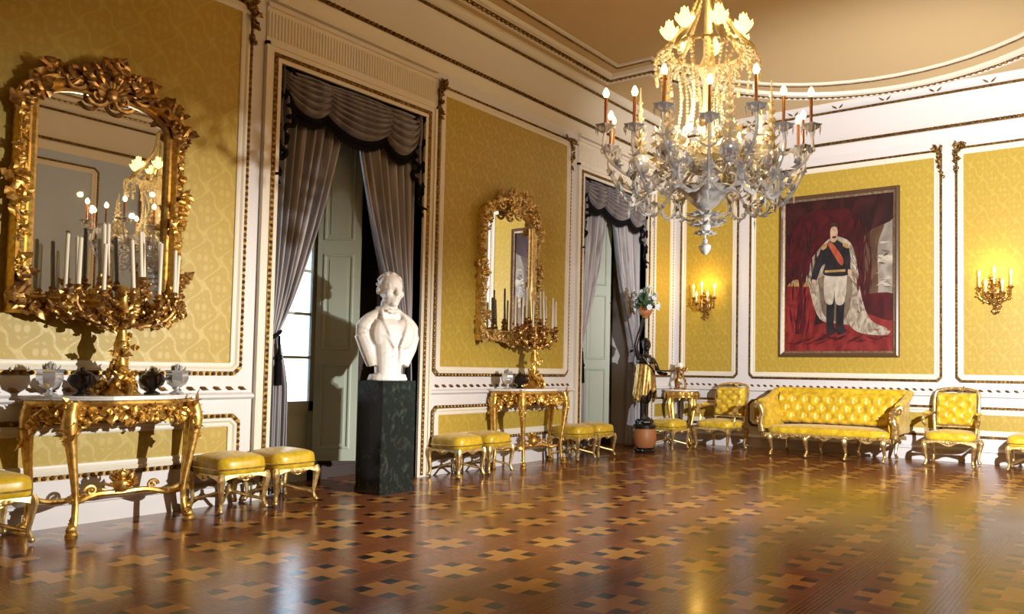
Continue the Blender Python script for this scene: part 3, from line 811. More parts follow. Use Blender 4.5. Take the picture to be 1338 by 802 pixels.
# ------------------------------------------------------------------ stools
def cushion(mb, hx, hy, z0, z1, dome, tuft=None, n=26, p=5, edge=.03):
    """puffed seat: superellipse sides, domed top"""
    def ring(s, z):
        out = []
        for i in range(4*n//2):
            a = 2*PI*i/(4*n//2); ca, sa = math.cos(a), math.sin(a)
            k = (abs(ca)**p+abs(sa)**p)**(-1/p); out.append((hx*s*k*ca, hy*s*k*sa, z))
        return out
    rows = [ring(.93, z0), ring(.985, z0+(z1-z0)*.15), ring(1, z0+(z1-z0)*.45), ring(.985, z0+(z1-z0)*.8), ring(.95, z1)]
    for s in (.85, .7, .5, .3, .12):
        rows.append(ring(s, z1+dome*(1-s**2.2)))
    k = len(rows[0]); vs = [q for r in rows for q in r]; fs = [tuple(range(k-1, -1, -1))]
    for i in range(len(rows)-1):
        for j in range(k): fs.append((i*k+j, i*k+(j+1) % k, (i+1)*k+(j+1) % k, (i+1)*k+j))
    fs.append(tuple((len(rows)-1)*k+j for j in range(k))); mb.add(vs, fs)
def scallop(mb, a, c, z, out, drop=.035, th=.018, k=15):
    """carved front rail: straight on top, three curves below"""
    a, c, o = Vector(a), Vector(c), Vector(out); vs = []
    for i in range(k+1):
        t = i/k; p = a.lerp(c, t); d = .02+drop*(.5+.5*math.cos(2*PI*(t-.5)*2))*(.55+.45*math.cos(2*PI*(t-.5)))+.03*(abs(2*t-1)**4)
        vs += [p+o*th, p, p-Vector((0, 0, d)), p+o*th*1.3-Vector((0, 0, d))]
    fs = [(0, 1, 2, 3)]
    for i in range(k):
        for j in range(4): fs.append((i*4+j, i*4+(j+1) % 4, i*4+4+(j+1) % 4, i*4+4+j))
    fs.append(tuple(k*4+j for j in (3, 2, 1, 0))); mb.add([Vector((0, 0, z))+v for v in vs], fs)
    m = a.lerp(c, .5)+Vector((0, 0, z-.03))+o*th; e = (c-a).normalized()
    for sg in (-1, 1): mb.leaf(m, e*sg+Vector((0, 0, .1)), o, .09, .035, .4)
    mb.ball(m+o*.006, .016, 7, 5)
def make_stool():
    t = thing('stool', '', 'stool', (0, 0, 0), 0, 'gilt stools with yellow silk seats'); hx, hy = .19, .225
    mb = MB(); cushion(mb, hx+.012, hy+.012, .295, .42, .045); mb.build('seat', SILK, t, ang=70)
    mb = MB(); P = []
    for i in range(40):
        a = 2*PI*i/40; ca, sa = math.cos(a), math.sin(a); k = (abs(ca)**5+abs(sa)**5)**(-.2); P.append(((hx+.014)*k*ca, (hy+.016)*k*sa, .345))
    mb.tube(P, .006, 5, True); mb.build('piping', PALEGOLD, t)
    mb = MB()
    for a, c, o in (((-hx, -hy, 0), (hx, -hy, 0), (0, -1, 0)), ((hx, -hy, 0), (hx, hy, 0), (1, 0, 0)), ((hx, hy, 0), (-hx, hy, 0), (0, 1, 0)), ((-hx, hy, 0), (-hx, -hy, 0), (-1, 0, 0))):
        scallop(mb, a, c, .305, o, .035, .012)
    mb.build('rail', PALEGOLD, t)
    for sx in (-1, 1):
        for sy in (-1, 1):
            o = Vector((sx*.22, sy*.22, 0))
            mb = MB(); P_, R_ = cabriole((sx*(hx-.012), sy*(hy-.012), .31), (sx*(hx-.012), sy*(hy-.012), .018), o, (.026, .03, .02, .014, .02), 5)
            mb.tube(P_, R_, 8); mb.ball(P_[-1], .021, 8, 5); mb.leaf(P_[1], (0, 0, -1), o, .09, .045, .3)
            mb.build('leg', PALEGOLD, t)
    mb = MB()
    for sx, sy in ((1, 1), (1, -1)):
        P_ = spline([(-sx*(hx-.02), -sy*(hy-.02), .085), (-sx*.09, -sy*.11, .115), (0, 0, .15), (sx*.09, sy*.11, .115), (sx*(hx-.02), sy*(hy-.02), .085)], 5); mb.tube(P_, .0125, 7)
    mb.lathe([(.02, .13), (.03, .15), (.024, .17), (.012, .185), (.016, .2), (0, .21)], 10)
    mb.build('stretcher', PALEGOLD, t)
    return t
stool = make_stool(); XS = XL+.275
stool.location = (XS, 3.50, 0); stool.rotation_euler = (0, 0, PI/2)
stool['label'] = 'yellow silk gilt stool touching the nearer console\'s leg, left of its twin under the window'
dup(stool, 'yellow silk gilt stool under the near window, between another stool and the marble pedestal', (XS, 3.95, 0))
dup(stool, 'yellow silk gilt stool cut off by the left edge of the photo', (XS, 1.93, 0))
dup(stool, 'yellow silk gilt stool directly right of the dark marble pedestal', (XS, 5.98, 0))
dup(stool, 'yellow silk gilt stool against the far console, second from the marble pedestal', (XS, 6.43, 0))
dup(stool, 'yellow silk gilt stool partly behind the far console\'s leg, before the far window', (XS, 8.03, 0))
dup(stool, 'yellow silk gilt stool nearest the bronze figure, under the far window', (XS, 8.48, 0))
dup(stool, 'yellow silk gilt stool in the room corner just beside the bronze figure\'s drum', (-5.80, 10.0, 0), PI/2-.15)
dup(stool, 'yellow silk gilt stool cut off by the right edge, beside the single armchair', (-1.07, 10.58, 0), 0)

# ------------------------------------------------------------------ armchairs and sofa (local front -y)
def tufted(mb, hx, z0, z1, y, lean, nx, nz, th=.07, dep=.055, roll=.0, rx=.06):
    """buttoned back cushion: front dimpled in a diamond grid"""
    w_, h_ = 2*hx, z1-z0; NX, NZ = int(nx*10)+1, int(nz*10)+1
    def f(u, v):
        a = u*nx; c = v*nz
        d = 0
        # diamond buttons and pleats
        s1 = math.sin(PI*(a+c)); s2 = math.sin(PI*(a-c))
        d = min(1, math.sqrt((s1*s1+s2*s2)/1.15))*.82+.18*abs(s1*s2)**.5
        e = min(1, min(u, 1-u)*hx*2/.05, min(v, 1-v)*h_/.05); e = math.sqrt(max(0, 1-(1-e)**2))
        x = -hx+w_*u; z = z0+h_*v
        return Vector((x, y-(th-dep)*e-dep*d*e+lean*(z-z0), z))
    mb.grid(f, NX, NZ)
    mb.grid(lambda u, v: Vector((-hx+w_*u, y+.03+lean*h_*v, z0+h_*v)), 2, 2)
    for u0 in (0, 1): mb.grid(lambda u, v: Vector((-hx+w_*u0, y+.03*u+lean*h_*v, z0+h_*v)), 2, NZ)
    for v0 in (0, 1): mb.grid(lambda u, v: Vector((-hx+w_*u, y+.03*v+lean*h_*v0, z0+h_*v0)), NX, 2)
def make_armchair():
    t = thing('armchair', '', 'armchair', (0, 0, 0), 0, 'gilt armchairs with buttoned yellow backs'); rng = random.Random(8)
    hx, hy = .31, .27
    mb = MB(); cushion(mb, hx, hy, .33, .42, .045); mb.build('seat', SILK, t, ang=70)
    mb = MB(); tufted(mb, .245, .50, .93, .235, .16, 2.5, 3, .08); mb.build('backrest', SILK, t, ang=60)
    mb = MB()
    P = spline([(-.26, .255, .40), (-.275, .27, .62), (-.27, .335, .90), (-.20, .355, .965), (0, .36, .985), (.20, .355, .965), (.27, .335, .90), (.275, .27, .62), (.26, .255, .40)], 6); mb.tube(P, .022, 8)
    mb.tube([(-.25, .26, .485), (.25, .26, .485)], .016, 7)
    garland(mb, [(-.1, .345, .98), (.1, .345, .98)], 6, .07, .035, rng, (0, -1, .3), .6, .2)
    mb.build('back_frame', PALEGOLD, t)
    for s in (-1, 1):
        mb = MB(); P = spline([(s*.265, .27, .66), (s*.30, .12, .655), (s*.325, -.04, .635), (s*.335, -.13, .60), (s*.325, -.15, .55), (s*.31, -.10, .52), (s*.30, -.10, .44), (s*.30, -.14, .37)], 5)
        mb.tube(P, .021, 8); mb.scroll((s*.335, -.125, .60), (0, -1, 0), (0, 0, -1), .045, .02, 1.2); mb.leaf((s*.34, .02, .66), (0, -1, 0), (0, 0, 1), .12, .045, -.3)
        mb.build('arm', PALEGOLD, t)
        mb = MB(); cushion(mb, .03, .09, 0, .02, .02); 
        mb.v = [(x+s*.312, y+.04, z+.655) for x, y, z in mb.v]; mb.build('arm_pad', SILK, t)
    mb = MB()
    scallop(mb, (-hx+.01, -hy+.0, 0), (hx-.01, -hy, 0), .335, (0, -1, 0), .05, .02)
    for s in (-1, 1): scallop(mb, (s*hx*.98, -hy, 0), (s*hx*.98, hy, 0), .335, (s, 0, 0), .035, .012)
    scallop(mb, (hx, hy, 0), (-hx, hy, 0), .335, (0, 1, 0), .02, .01)
    mb.build('rail', PALEGOLD, t)
    for sx in (-1, 1):
        for sy in (-1, 1):
            o = Vector((sx*.25, sy*.25, 0)); mb = MB()
            P_, R_ = cabriole((sx*(hx-.02), sy*(hy-.02), .32), (sx*(hx-.03), sy*(hy-.03), .018), o, (.034, .04, .025, .017, .024), 5)
            mb.tube(P_, R_, 8); mb.ball(P_[-1], .025, 8, 5); mb.leaf(P_[1], (0, 0, -1), o, .11, .05, .3); mb.build('leg', PALEGOLD, t)
    return t
ch = make_armchair(); ch.location = (-5.19, 10.5, 0); ch.rotation_euler = (0, 0, -.12)
ch['label'] = 'gilt armchair with buttoned yellow silk back between the corner console and the sofa'
dup(ch, 'gilt armchair with buttoned yellow silk back between the sofa and the last stool', (-1.925, 10.58, 0), .01)

def make_sofa():
    t = thing('sofa', 'long gilt sofa with buttoned yellow silk back under the portrait', 'sofa', (-3.47, 10.5, 0), 0); rng = random.Random(21)
    hx, hy = .92, .33
    mb = MB(); cushion(mb, hx-.05, hy, .31, .405, .04, p=9); mb.build('seat', SILK, t, ang=70)
    mb = MB(); tufted(mb, hx-.02, .44, .90, .26, .16, 10, 2, .12, .062); mb.tube([(-hx+.03, .30, .905), (hx-.03, .30, .905)], .05, 12)
    mb.ball((-hx+.03, .30, .905), .05, 10, 6); mb.ball((hx-.03, .30, .905), .05, 10, 6)
    mb.build('backrest', SILK, t, ang=60)
    for s in (-1, 1):
        # rolled arm: sloping tufted side with a scroll front
        def f(u, v):
            z = .38+.36*v; y = -hy+.06+u*(hy*2-.06); zz = z+.16*v*u**1.6
            bul = .05*math.sin(PI*v)+.012*abs(math.sin(PI*(u*4+v*2)))*abs(math.sin(PI*(u*4-v*2)))
            return Vector((s*(hx-.075-bul+.10*v), y, zz))
        mb = MB(); mb.grid(f, 33, 17)
        mb.grid(lambda u, v: Vector((s*(hx+.035), f(u, v).y, f(u, v).z)), 17, 5)
        for v0 in (0, 1): mb.grid(lambda u, v: f(u, v0).lerp(Vector((s*(hx+.035), f(u, v0).y, f(u, v0).z)), v), 17, 3)
        for u0 in (0, 1): mb.grid(lambda u, v: f(u0, v).lerp(Vector((s*(hx+.035), f(u0, v).y, f(u0, v).z)), u), 3, 17)
        P = [f(i/20, 1) for i in range(21)]; mb.tube([p+Vector((s*.015, 0, .0)) for p in P], .055, 10)
        mb.build('arm', SILK, t, ang=60)
        mb = MB(); P = spline([(s*hx, -hy+.03, .34), (s*(hx+.01), -hy+.01, .48), (s*(hx-.02), -hy-.0, .60), (s*(hx+.02), -hy-.02, .70), (s*(hx+.08), -hy+.0, .735), (s*(hx+.095), -hy+.01, .67)], 6)
        mb.tube(P, [.05-.02*i/(len(P)-1) for i in range(len(P))], 9); mb.scroll((s*(hx+.045), -hy, .685), (s, 0, 0), (0, 0, 1), .05, .022, 1.3)
        garland(mb, P[3:18], 9, .1, .05, rng, (0, -1, 0), .8)
        mb.build('arm_front', PALEGOLD, t)
    mb = MB(); xs = [-.78, -.27, .27, .78]
    for a, c in zip([-.88, -.27, .27], [-.27, .27, .88]): scallop(mb, (a, -hy, 0), (c, -hy, 0), .325, (0, -1, 0), .06, .025)
    for s in (-1, 1): scallop(mb, (s*.9, -hy, 0), (s*.9, hy, 0), .325, (s, 0, 0), .03, .012)
    garland(mb, [(-.85, -hy-.02, .30), (.85, -hy-.02, .30)], 30, .09, .04, rng, (0, -1, 0), .5)
    scallop(mb, (.9, hy, 0), (-.9, hy, 0), .325, (0, 1, 0), .03, .012)
    mb.build('rail', PALEGOLD, t)
    for x in xs:
        for y in (-hy+.02, hy-.02):
            o = Vector((0, -1 if y < 0 else 1, 0)); mb = MB()
            P_, R_ = cabriole((x, y, .31), (x, y, .018), o, (.04, .045, .026, .018, .024), 5)
            mb.tube(P_, R_, 8); mb.ball(P_[-1], .025, 8, 5); mb.leaf(P_[1], (0, 0, -1), o, .12, .06, .3); mb.build('leg', PALEGOLD, t)
    return t
make_sofa()

# ------------------------------------------------------------------ pedestal and bust
t = thing('pedestal', 'tall square dark green marble pedestal carrying the white bust', 'pedestal', (-5.87, 4.86, 0))
mb = MB(); mb.cbox(-.17, .17, -.195, .195, 0, 1.03, .004); mb.build('block', BLACKMARBLE, t)
mb = MB(); mb.cbox(-.178, .178, -.203, .203, 0, .05, .005); mb.build('plinth', BLACKMARBLE, t)

def remesh(mb, name, m, parent, vox, smooth=4, deci=None):
    o = mb.build(name, m, None); md = o.modifiers.new('r', 'REMESH'); md.mode = 'VOXEL'; md.voxel_size = vox; md.use_smooth_shade = True
    sm = o.modifiers.new('s', 'SMOOTH'); sm.iterations = smooth; sm.factor = .5
    dg = bpy.context.evaluated_depsgraph_get(); me = bpy.data.meshes.new_from_object(o.evaluated_get(dg)); old = o.data
    o.modifiers.clear(); o.data = me; bpy.data.meshes.remove(old); me.name = name
    if not me.materials: me.materials.append(m)
    me.polygons.foreach_set('use_smooth', [True]*len(me.polygons))
    o.parent = parent; return o
def rot_ball(mb, c, r, sc, R):
    q = MB(); q.ball((0, 0, 0), r, 18, 12, sc); mb.add([Vector(c)+R @ Vector(v) for v in q.v], q.f)
t = thing('bust', 'white marble bust of a man in coat and bow tie on the dark pedestal', 'bust', (-5.87, 4.86, 1.03), PI/2-.22)
mb = MB(); I3 = Matrix.Identity(3)     # local: faces -y, x to its left
mb.lathe([(.175, 0), (.178, .012), (.17, .03), (.16, .06)], 20, sx=1.05, sy=.9)
mb.tube([(0, .0, .05), (0, .0, .13), (0, 0, .26), (0, .005, .40), (0, .015, .50), (0, .02, .56)], [.155, .165, .19, .215, .20, .13], 22, sq=.72)
mb.tube(spline([(-.235, .02, .41), (-.23, .02, .47), (-.15, .03, .555), (0, .035, .60), (.15, .03, .555), (.23, .02, .47), (.235, .02, .41)], 5), [.07]*5+[.085]*7+[.09]*7+[.085]*7+[.07]*5, 14)
for s in (-1, 1):
    mb.ball((s*.10, -.085, .43), .115, 14, 10, (1, .75, 1.25)); mb.tube([(s*.235, .02, .43), (s*.195, .0, .31), (s*.13, .0, .15)], [.085, .085, .075], 14)
mb.tube([(0, .035, .56), (0, .02, .67), (0, -.005, .74)], [.098, .078, .08], 16)
hz = .84; HS = 1.16
hb = MB()
hb.ball((0, .0, .03), .103, 20, 14, (.90, 1.12, 1.10)); hb.ball((0, -.03, -.045), .078, 18, 12, (.92, 1.0, 1.18))
hb.ball((0, -.085, -.108), .03, 12, 8, (1.1, .9, .8))
hb.tube([(0, -.096, .030), (0, -.122, -.003), (0, -.136, -.026), (0, -.110, -.040)], [.013, .015, .020, .012], 10)
for s in (-1, 1):
    hb.ball((s*.038, -.092, .038), .020, 10, 8, (1.5, .5, .45)); hb.ball((s*.037, -.089, .013), .0185, 10, 8, (1.25, .85, .85)); hb.ball((s*.046, -.072, -.028), .036, 12, 8)
    hb.ball((s*.096, .014, 0), .034, 10, 8, (.35, .7, 1.1))
hb.tube([(-.032, -.092, -.062), (0, -.112, -.058), (.032, -.092, -.062)], [.007, .012, .007], 8)
hb.tube([(-.028, -.092, -.079), (0, -.107, -.081), (.028, -.092, -.079)], [.007, .0115, .007], 8)
rng = random.Random(2)
for i in range(60):
    a = rng.uniform(0, 2*PI); e = rng.uniform(.15, 1.5); d = Vector((math.cos(a)*math.cos(e)*.92, math.sin(a)*math.cos(e)*1.12, math.sin(e)*1.10))
    if d.y < -.5 and d.z < .92: continue
    hb.ball(Vector((0, .010, .033))+d*.101, .017, 8, 6)
mb.add([Vector(q)*HS+Vector((0, -.005, hz)) for q in hb.v], hb.f)
# collar, lapels, coat front, bow tie
mb.tube([(.095*math.cos(a), .025+.088*math.sin(a), .665+.02*math.sin(a)) for a in [2*PI*i/20 for i in range(20)]], .022, 8, True)
for s in (-1, 1):
    mb.leaf((0, -.085, .645), (s*1, -.2, .02), (0, -1, 0), .085, .06, .15, 1)
    mb.tube(spline([(s*.09, -.03, .655), (s*.115, -.12, .56), (s*.085, -.175, .45), (s*.03, -.185, .31)], 6), [.016]*7+[.022]*7+[.013]*5, 8)
    mb.tube(spline([(s*.15, -.06, .565), (s*.18, -.11, .47), (s*.10, -.17, .41), (s*.035, -.185, .31)], 6), [.012]*19, 8)
mb.tube(spline([(.03, -.18, .32), (.045, -.145, .2), (.05, -.11, .1)], 6), .012, 8)
for i in range(3): mb.ball((-.03, -.172+.012*i, .29-.06*i), .012, 8, 6)
remesh(mb, 'carving', WHITEMARBLE, t, .0085, 3)

# ------------------------------------------------------------------ bronze torch-bearer figure
t = thing('torchere_figure', 'dark bronze figure in gilt tunic holding a flower bowl overhead, standing on a terracotta drum', 'statue', (-5.86, 9.42, 0), PI/2-.5)
mb = MB(); mb.lathe([(.13, 0), (.135, .03), (.12, .05), (.14, .07)], 18, lob=.05, nl=6)
for i in range(4):
    a = PI/4+i*PI/2; mb.ball((.12*math.cos(a), .12*math.sin(a), .03), .035, 8, 6)
mb.build('foot', BRONZE, t)
mb = MB(); mb.lathe([(.13, .065), (.16, .12), (.172, .2), (.165, .28), (.145, .34)], 24); mb.build('drum', TERRA, t)
mb = MB(); mb.lathe([(.148, .335), (.165, .345), (.165, .385), (.14, .395), (.12, .41), (.11, .43), (.07, .47), (.0, .48)], 20, lob=.04, nl=5)
rng = random.Random(31)
for i in range(12): a = rng.uniform(0, 6.28); mb.ball((.1*math.cos(a), .1*math.sin(a), .43), .045, 8, 6)
mb.build('rock_base', BRONZE, t)
mb = MB(); Z = .46
for s, dy in ((-1, -.03), (1, .05)):
    mb.tube(spline([(s*.05, .0, Z+.52), (s*.062, dy*.6-.015, Z+.30), (s*.055, dy+.01, Z+.24), (s*.05, dy, Z+.03)], 6), [.062-.003*i for i in range(7)]+[.04]*5+[.038-.003*i for i in range(7)], 10)
    mb.tube([(s*.05, dy+.02, Z+.02), (s*.055, dy-.05, Z+.015), (s*.06, dy-.09, Z+.01)], [.026, .026, .016], 8)
mb.tube(spline([(0, 0, Z+.50), (.0, .0, Z+.62), (.0, .01, Z+.74), (0, .015, Z+.86), (0, .01, Z+.93)], 5), [.092]*4+[.074]*5+[.085]*4+[.105]*5+[.07]*3, 14, sq=1.25)
mb.tube([(0, .01, Z+.9), (0, 0, Z+1.0)], [.04, .038], 10)
mb.ball((0, -.012, Z+1.07), .072, 14, 10, (.9, 1.05, 1.2)); mb.ball((0, -.085, Z+1.06), .013, 8, 6, (1, 1, 1.4)); mb.ball((0, -.055, Z+1.01), .03, 8, 6)
for i in range(30):
    a = rng.uniform(0, 6.28); e = rng.uniform(.1, 1.5); mb.ball((.066*math.cos(a)*math.cos(e), .012+.07*math.sin(a)*math.cos(e)*.8, Z+1.085+.075*math.sin(e)), .018, 6, 5)
def arm(pts, rr):
    P = spline(pts, 5); mb.tube(P, [rr[0]+(rr[1]-rr[0])*i/(len(P)-1) for i in range(len(P))], 9)
    h = P[-1]; d = (P[-1]-P[-3]).normalized(); sd = d.orthogonal().normalized(); mb.ball(h+d*.02, .026, 8, 6)
    for k in range(4):
        o = sd*(k-1.5)*.014; L = (.042, .05, .048, .038)[k]
        mb.tube([h+d*.035+o, h+d*(.035+L*.6)+o*1.1, h+d*(.035+L)+o*1.1+d.cross(sd)*.012], [.0085, .008, .006], 6)
    mb.tube([h+d*.01-sd*.022, h+d*.03-sd*.038], [.009, .007], 6)
arm([(-.10, .01, Z+.88), (-.17, -.0, Z+1.02), (-.13, -.02, Z+1.22), (-.06, -.02, Z+1.42)], (.042, .024))
arm([(.10, .01, Z+.88), (.17, .0, Z+.78), (.19, -.06, Z+.68), (.20, -.17, Z+.66)], (.042, .024))
remesh(mb, 'body', BRONZE, t, .008, 2)
mb = MB()
def tun(u, v):
    a = 2*PI*u; r = .105+.03*(1-abs(v-.45))*.5+.035*v*v; f = 1+.07*math.sin(a*9+v*3)*(.3+v)
    return Vector((r*f*1.15*math.cos(a), .005+r*f*.95*math.sin(a), Z+.80-(.46+.07*math.sin(a*2+1)+.03*math.sin(a*9))*v))
mb.grid(tun, 88, 18, True); mb.build('tunic', GILTCLOTH, t, ang=180, solid=.012)
mb = MB(); mb.tube([(.112*1.05*math.cos(q), .005+.1*math.sin(q), Z+.66) for q in [2*PI*i/24 for i in range(24)]], .018, 7, True)
mb.tube(spline([(-.09, -.07, Z+.9), (0, -.115, Z+.78), (.09, -.09, Z+.68)], 6), .015, 7); mb.build('sash', BRONZE, t)
mb = MB(); mb.lathe([(.0, -.012), (.10, -.008), (.145, .0), (.15, .012), (.14, .012), (.1, .004), (.0, .002)], 24, (.20, -.22, Z+.70)); mb.build('tray', BRONZE, t)
mb = MB(); mb.lathe([(.035, 0), (.05, .015), (.04, .03), (.085, .06), (.105, .11), (.10, .15), (.11, .165), (.095, .165), (.09, .12), (0, .08)], 20, (-.03, -.02, Z+1.45)); mb.build('flower_bowl', TERRA, t)
mb = MB(); hc = Vector((-.03, -.02, Z+1.60))
for i in range(80):
    a = rng.uniform(0, 6.28); e = rng.uniform(-.1, 1.5); d = Vector((math.cos(a)*math.cos(e), math.sin(a)*math.cos(e), math.sin(e)*1.35)); L = rng.uniform(.10, .30)
    if i % 2:
        mb.use(GREEN); mb.leaf(hc+d*.03, d, (0, 0, 1), L, .055, rng.uniform(.3, 1.2), 2)
    else:
        c = hc+d*(L*.8); mb.use(GREEN); mb.tube([hc, c], .004, 4); mb.use(PETAL)
        for k in range(7):
            q = 2*PI*k/7; sd = d.orthogonal().normalized(); up = sd.cross(d).normalized(); mb.leaf(c, d*.35+sd*math.cos(q)+up*math.sin(q), d, .055, .045, .7, 1, 4)
        mb.ball(c+d*.015, .016, 6, 5)
mb.build('flowers', PETAL, t)

# ------------------------------------------------------------------ corner console and clock
t = thing('corner_console', 'small gilt console with white top in the corner behind the bronze figure', 'console table', (-6.03, 10.80, 0), .35)
rng = random.Random(77)
mb = MB(); mb.lathe([(.28, .845), (.29, .852), (.29, .868), (.28, .872)], 28, sx=1, sy=.8); mb.build('marble_top', WHITEMARBLE, t)
mb = MB(); mb.lathe([(.25, .74), (.268, .75), (.262, .80), (.272, .845)], 28, sx=1, sy=.8)
for i in range(16): a = 2*PI*i/16; mb.leaf((.268*math.cos(a), .214*math.sin(a), .83), (0, 0, -1), (math.cos(a), math.sin(a), 0), .13, .07, .4)
mb.build('apron', GOLD, t)
for i in range(4):
    a = PI/4+PI/2*i; o = Vector((math.cos(a), math.sin(a), 0)); mb = MB()
    P_, R_ = cabriole((.22*o.x, .17*o.y, .76), (.21*o.x, .16*o.y, .018), o, (.036, .042, .027, .018, .026)); mb.tube(P_, R_, 8); mb.ball(P_[-1], .026, 8, 5); mb.build('leg', GOLD, t)
mb = MB()
for s in (1, -1): mb.tube(spline([(-.14, -s*.11, .2), (0, 0, .25), (.14, s*.11, .2)], 6), .014, 7)
mb.build('stretcher', GOLD, t)
t = thing('mantel_lamp', 'gilt scroll-legged lamp with white glass cup on the corner console', 'lamp', (-6.05, 10.77, .872), .3)
mb = MB(); mb.lathe([(.10, 0), (.105, .015), (.09, .03)], 16)
for i in range(3):
    a = 2*PI*i/3-PI/2; o = Vector((math.cos(a), math.sin(a), 0)); mb.tube(spline([o*.09+Vector((0, 0, .03)), o*.085+Vector((0, 0, .12)), o*.05+Vector((0, 0, .22)), o*.06+Vector((0, 0, .3))], 6), .017, 7); mb.leaf(o*.085+Vector((0, 0, .05)), (0, 0, 1), o, .14, .06, .3)
mb.ball((0, 0, .2), .035, 10, 7); mb.lathe([(.06, .29), (.085, .30), (.08, .315), (.05, .32)], 16); garland(mb, [(.08*math.cos(q), .08*math.sin(q), .31) for q in [i*.6 for i in range(11)]], 14, .07, .04, rng, (0, -1, .4), 1.3)
mb.build('stand', SHADEGOLD, t)
mb = MB(); mb.lathe([(.03, .315), (.055, .33), (.065, .37), (.058, .42), (.05, .425), (.055, .37), (.0, .34)], 18); mb.build('glass_cup', mat('opal_glass', (.82, .80, .74), .25), t)

# ------------------------------------------------------------------ wall sconces
def sconce(label, loc):
    t = thing('wall_sconce', label, 'wall lamp', loc, 0, 'gilt wall sconces with lit candles'); rng = random.Random(55); n = (0, -1, 0)
    mb = MB(); mb.lathe([(0, -.22), (.03, -.19), (.05, -.1), (.07, .0), (.06, .08), (.035, .13), (0, .16)], 14, (0, -.02, .0), sx=1, sy=.35)
    garland(mb, spline([(0, -.03, -.24), (.03, -.05, -.12), (-.03, -.06, 0), (0, -.05, .18)], 5), 30, .10, .06, rng, n, 1.5); mb.build('backplate', SHADEGOLD, t)
    for x, y, z in ((-.19, -.13, .10), (.19, -.13, .10), (0, -.20, .13), (-.10, -.20, .02), (.10, -.20, .02)):
        mb = MB(); P = spline([(0, -.04, -.05), (x*.4, y*.8, -.10), (x*.95, y, -.03), (x, y, z-.03)], 6); mb.tube(P, .011, 6); garland(mb, P[5:], 6, .06, .035, rng, n, 1.3)
        mb.lathe([(.008, -.04), (.036, -.01), (.04, 0), (.016, .004), (.018, .02)], 10, (x, y, z)); a = mb.build('arm', SHADEGOLD, t)
        if abs(x) == .10: h = .10
        else: h = .15
        mb = MB(); mb.tube([(x, y, z+.005), (x, y, z+h)], .0125, 9); mb.build('candle', WAX, a)
        mb = MB(); mb.lathe([(.006, 0), (.017, .018), (.02, .035), (.013, .06), (.003, .085)], 9, (x, y, z+h)); mb.build('bulb', FLAMELIT, a)
    d = bpy.data.lights.new('sconce_glow', 'POINT'); d.energy = 11; d.color = (1, .60, .13); d.shadow_soft_size = .05
    o = bpy.data.objects.new('sconce_glow', d); C.objects.link(o); o.parent = t; o.location = (0, -.24, .34)
    return t
sc = sconce('gilt wall sconce with lit candles on the narrow panel left of the portrait', (-5.74, YB-.005, 2.24))
dup(sc, 'gilt wall sconce with lit candles on the panel right of the portrait', (-1.47, YB-.005, 2.22))

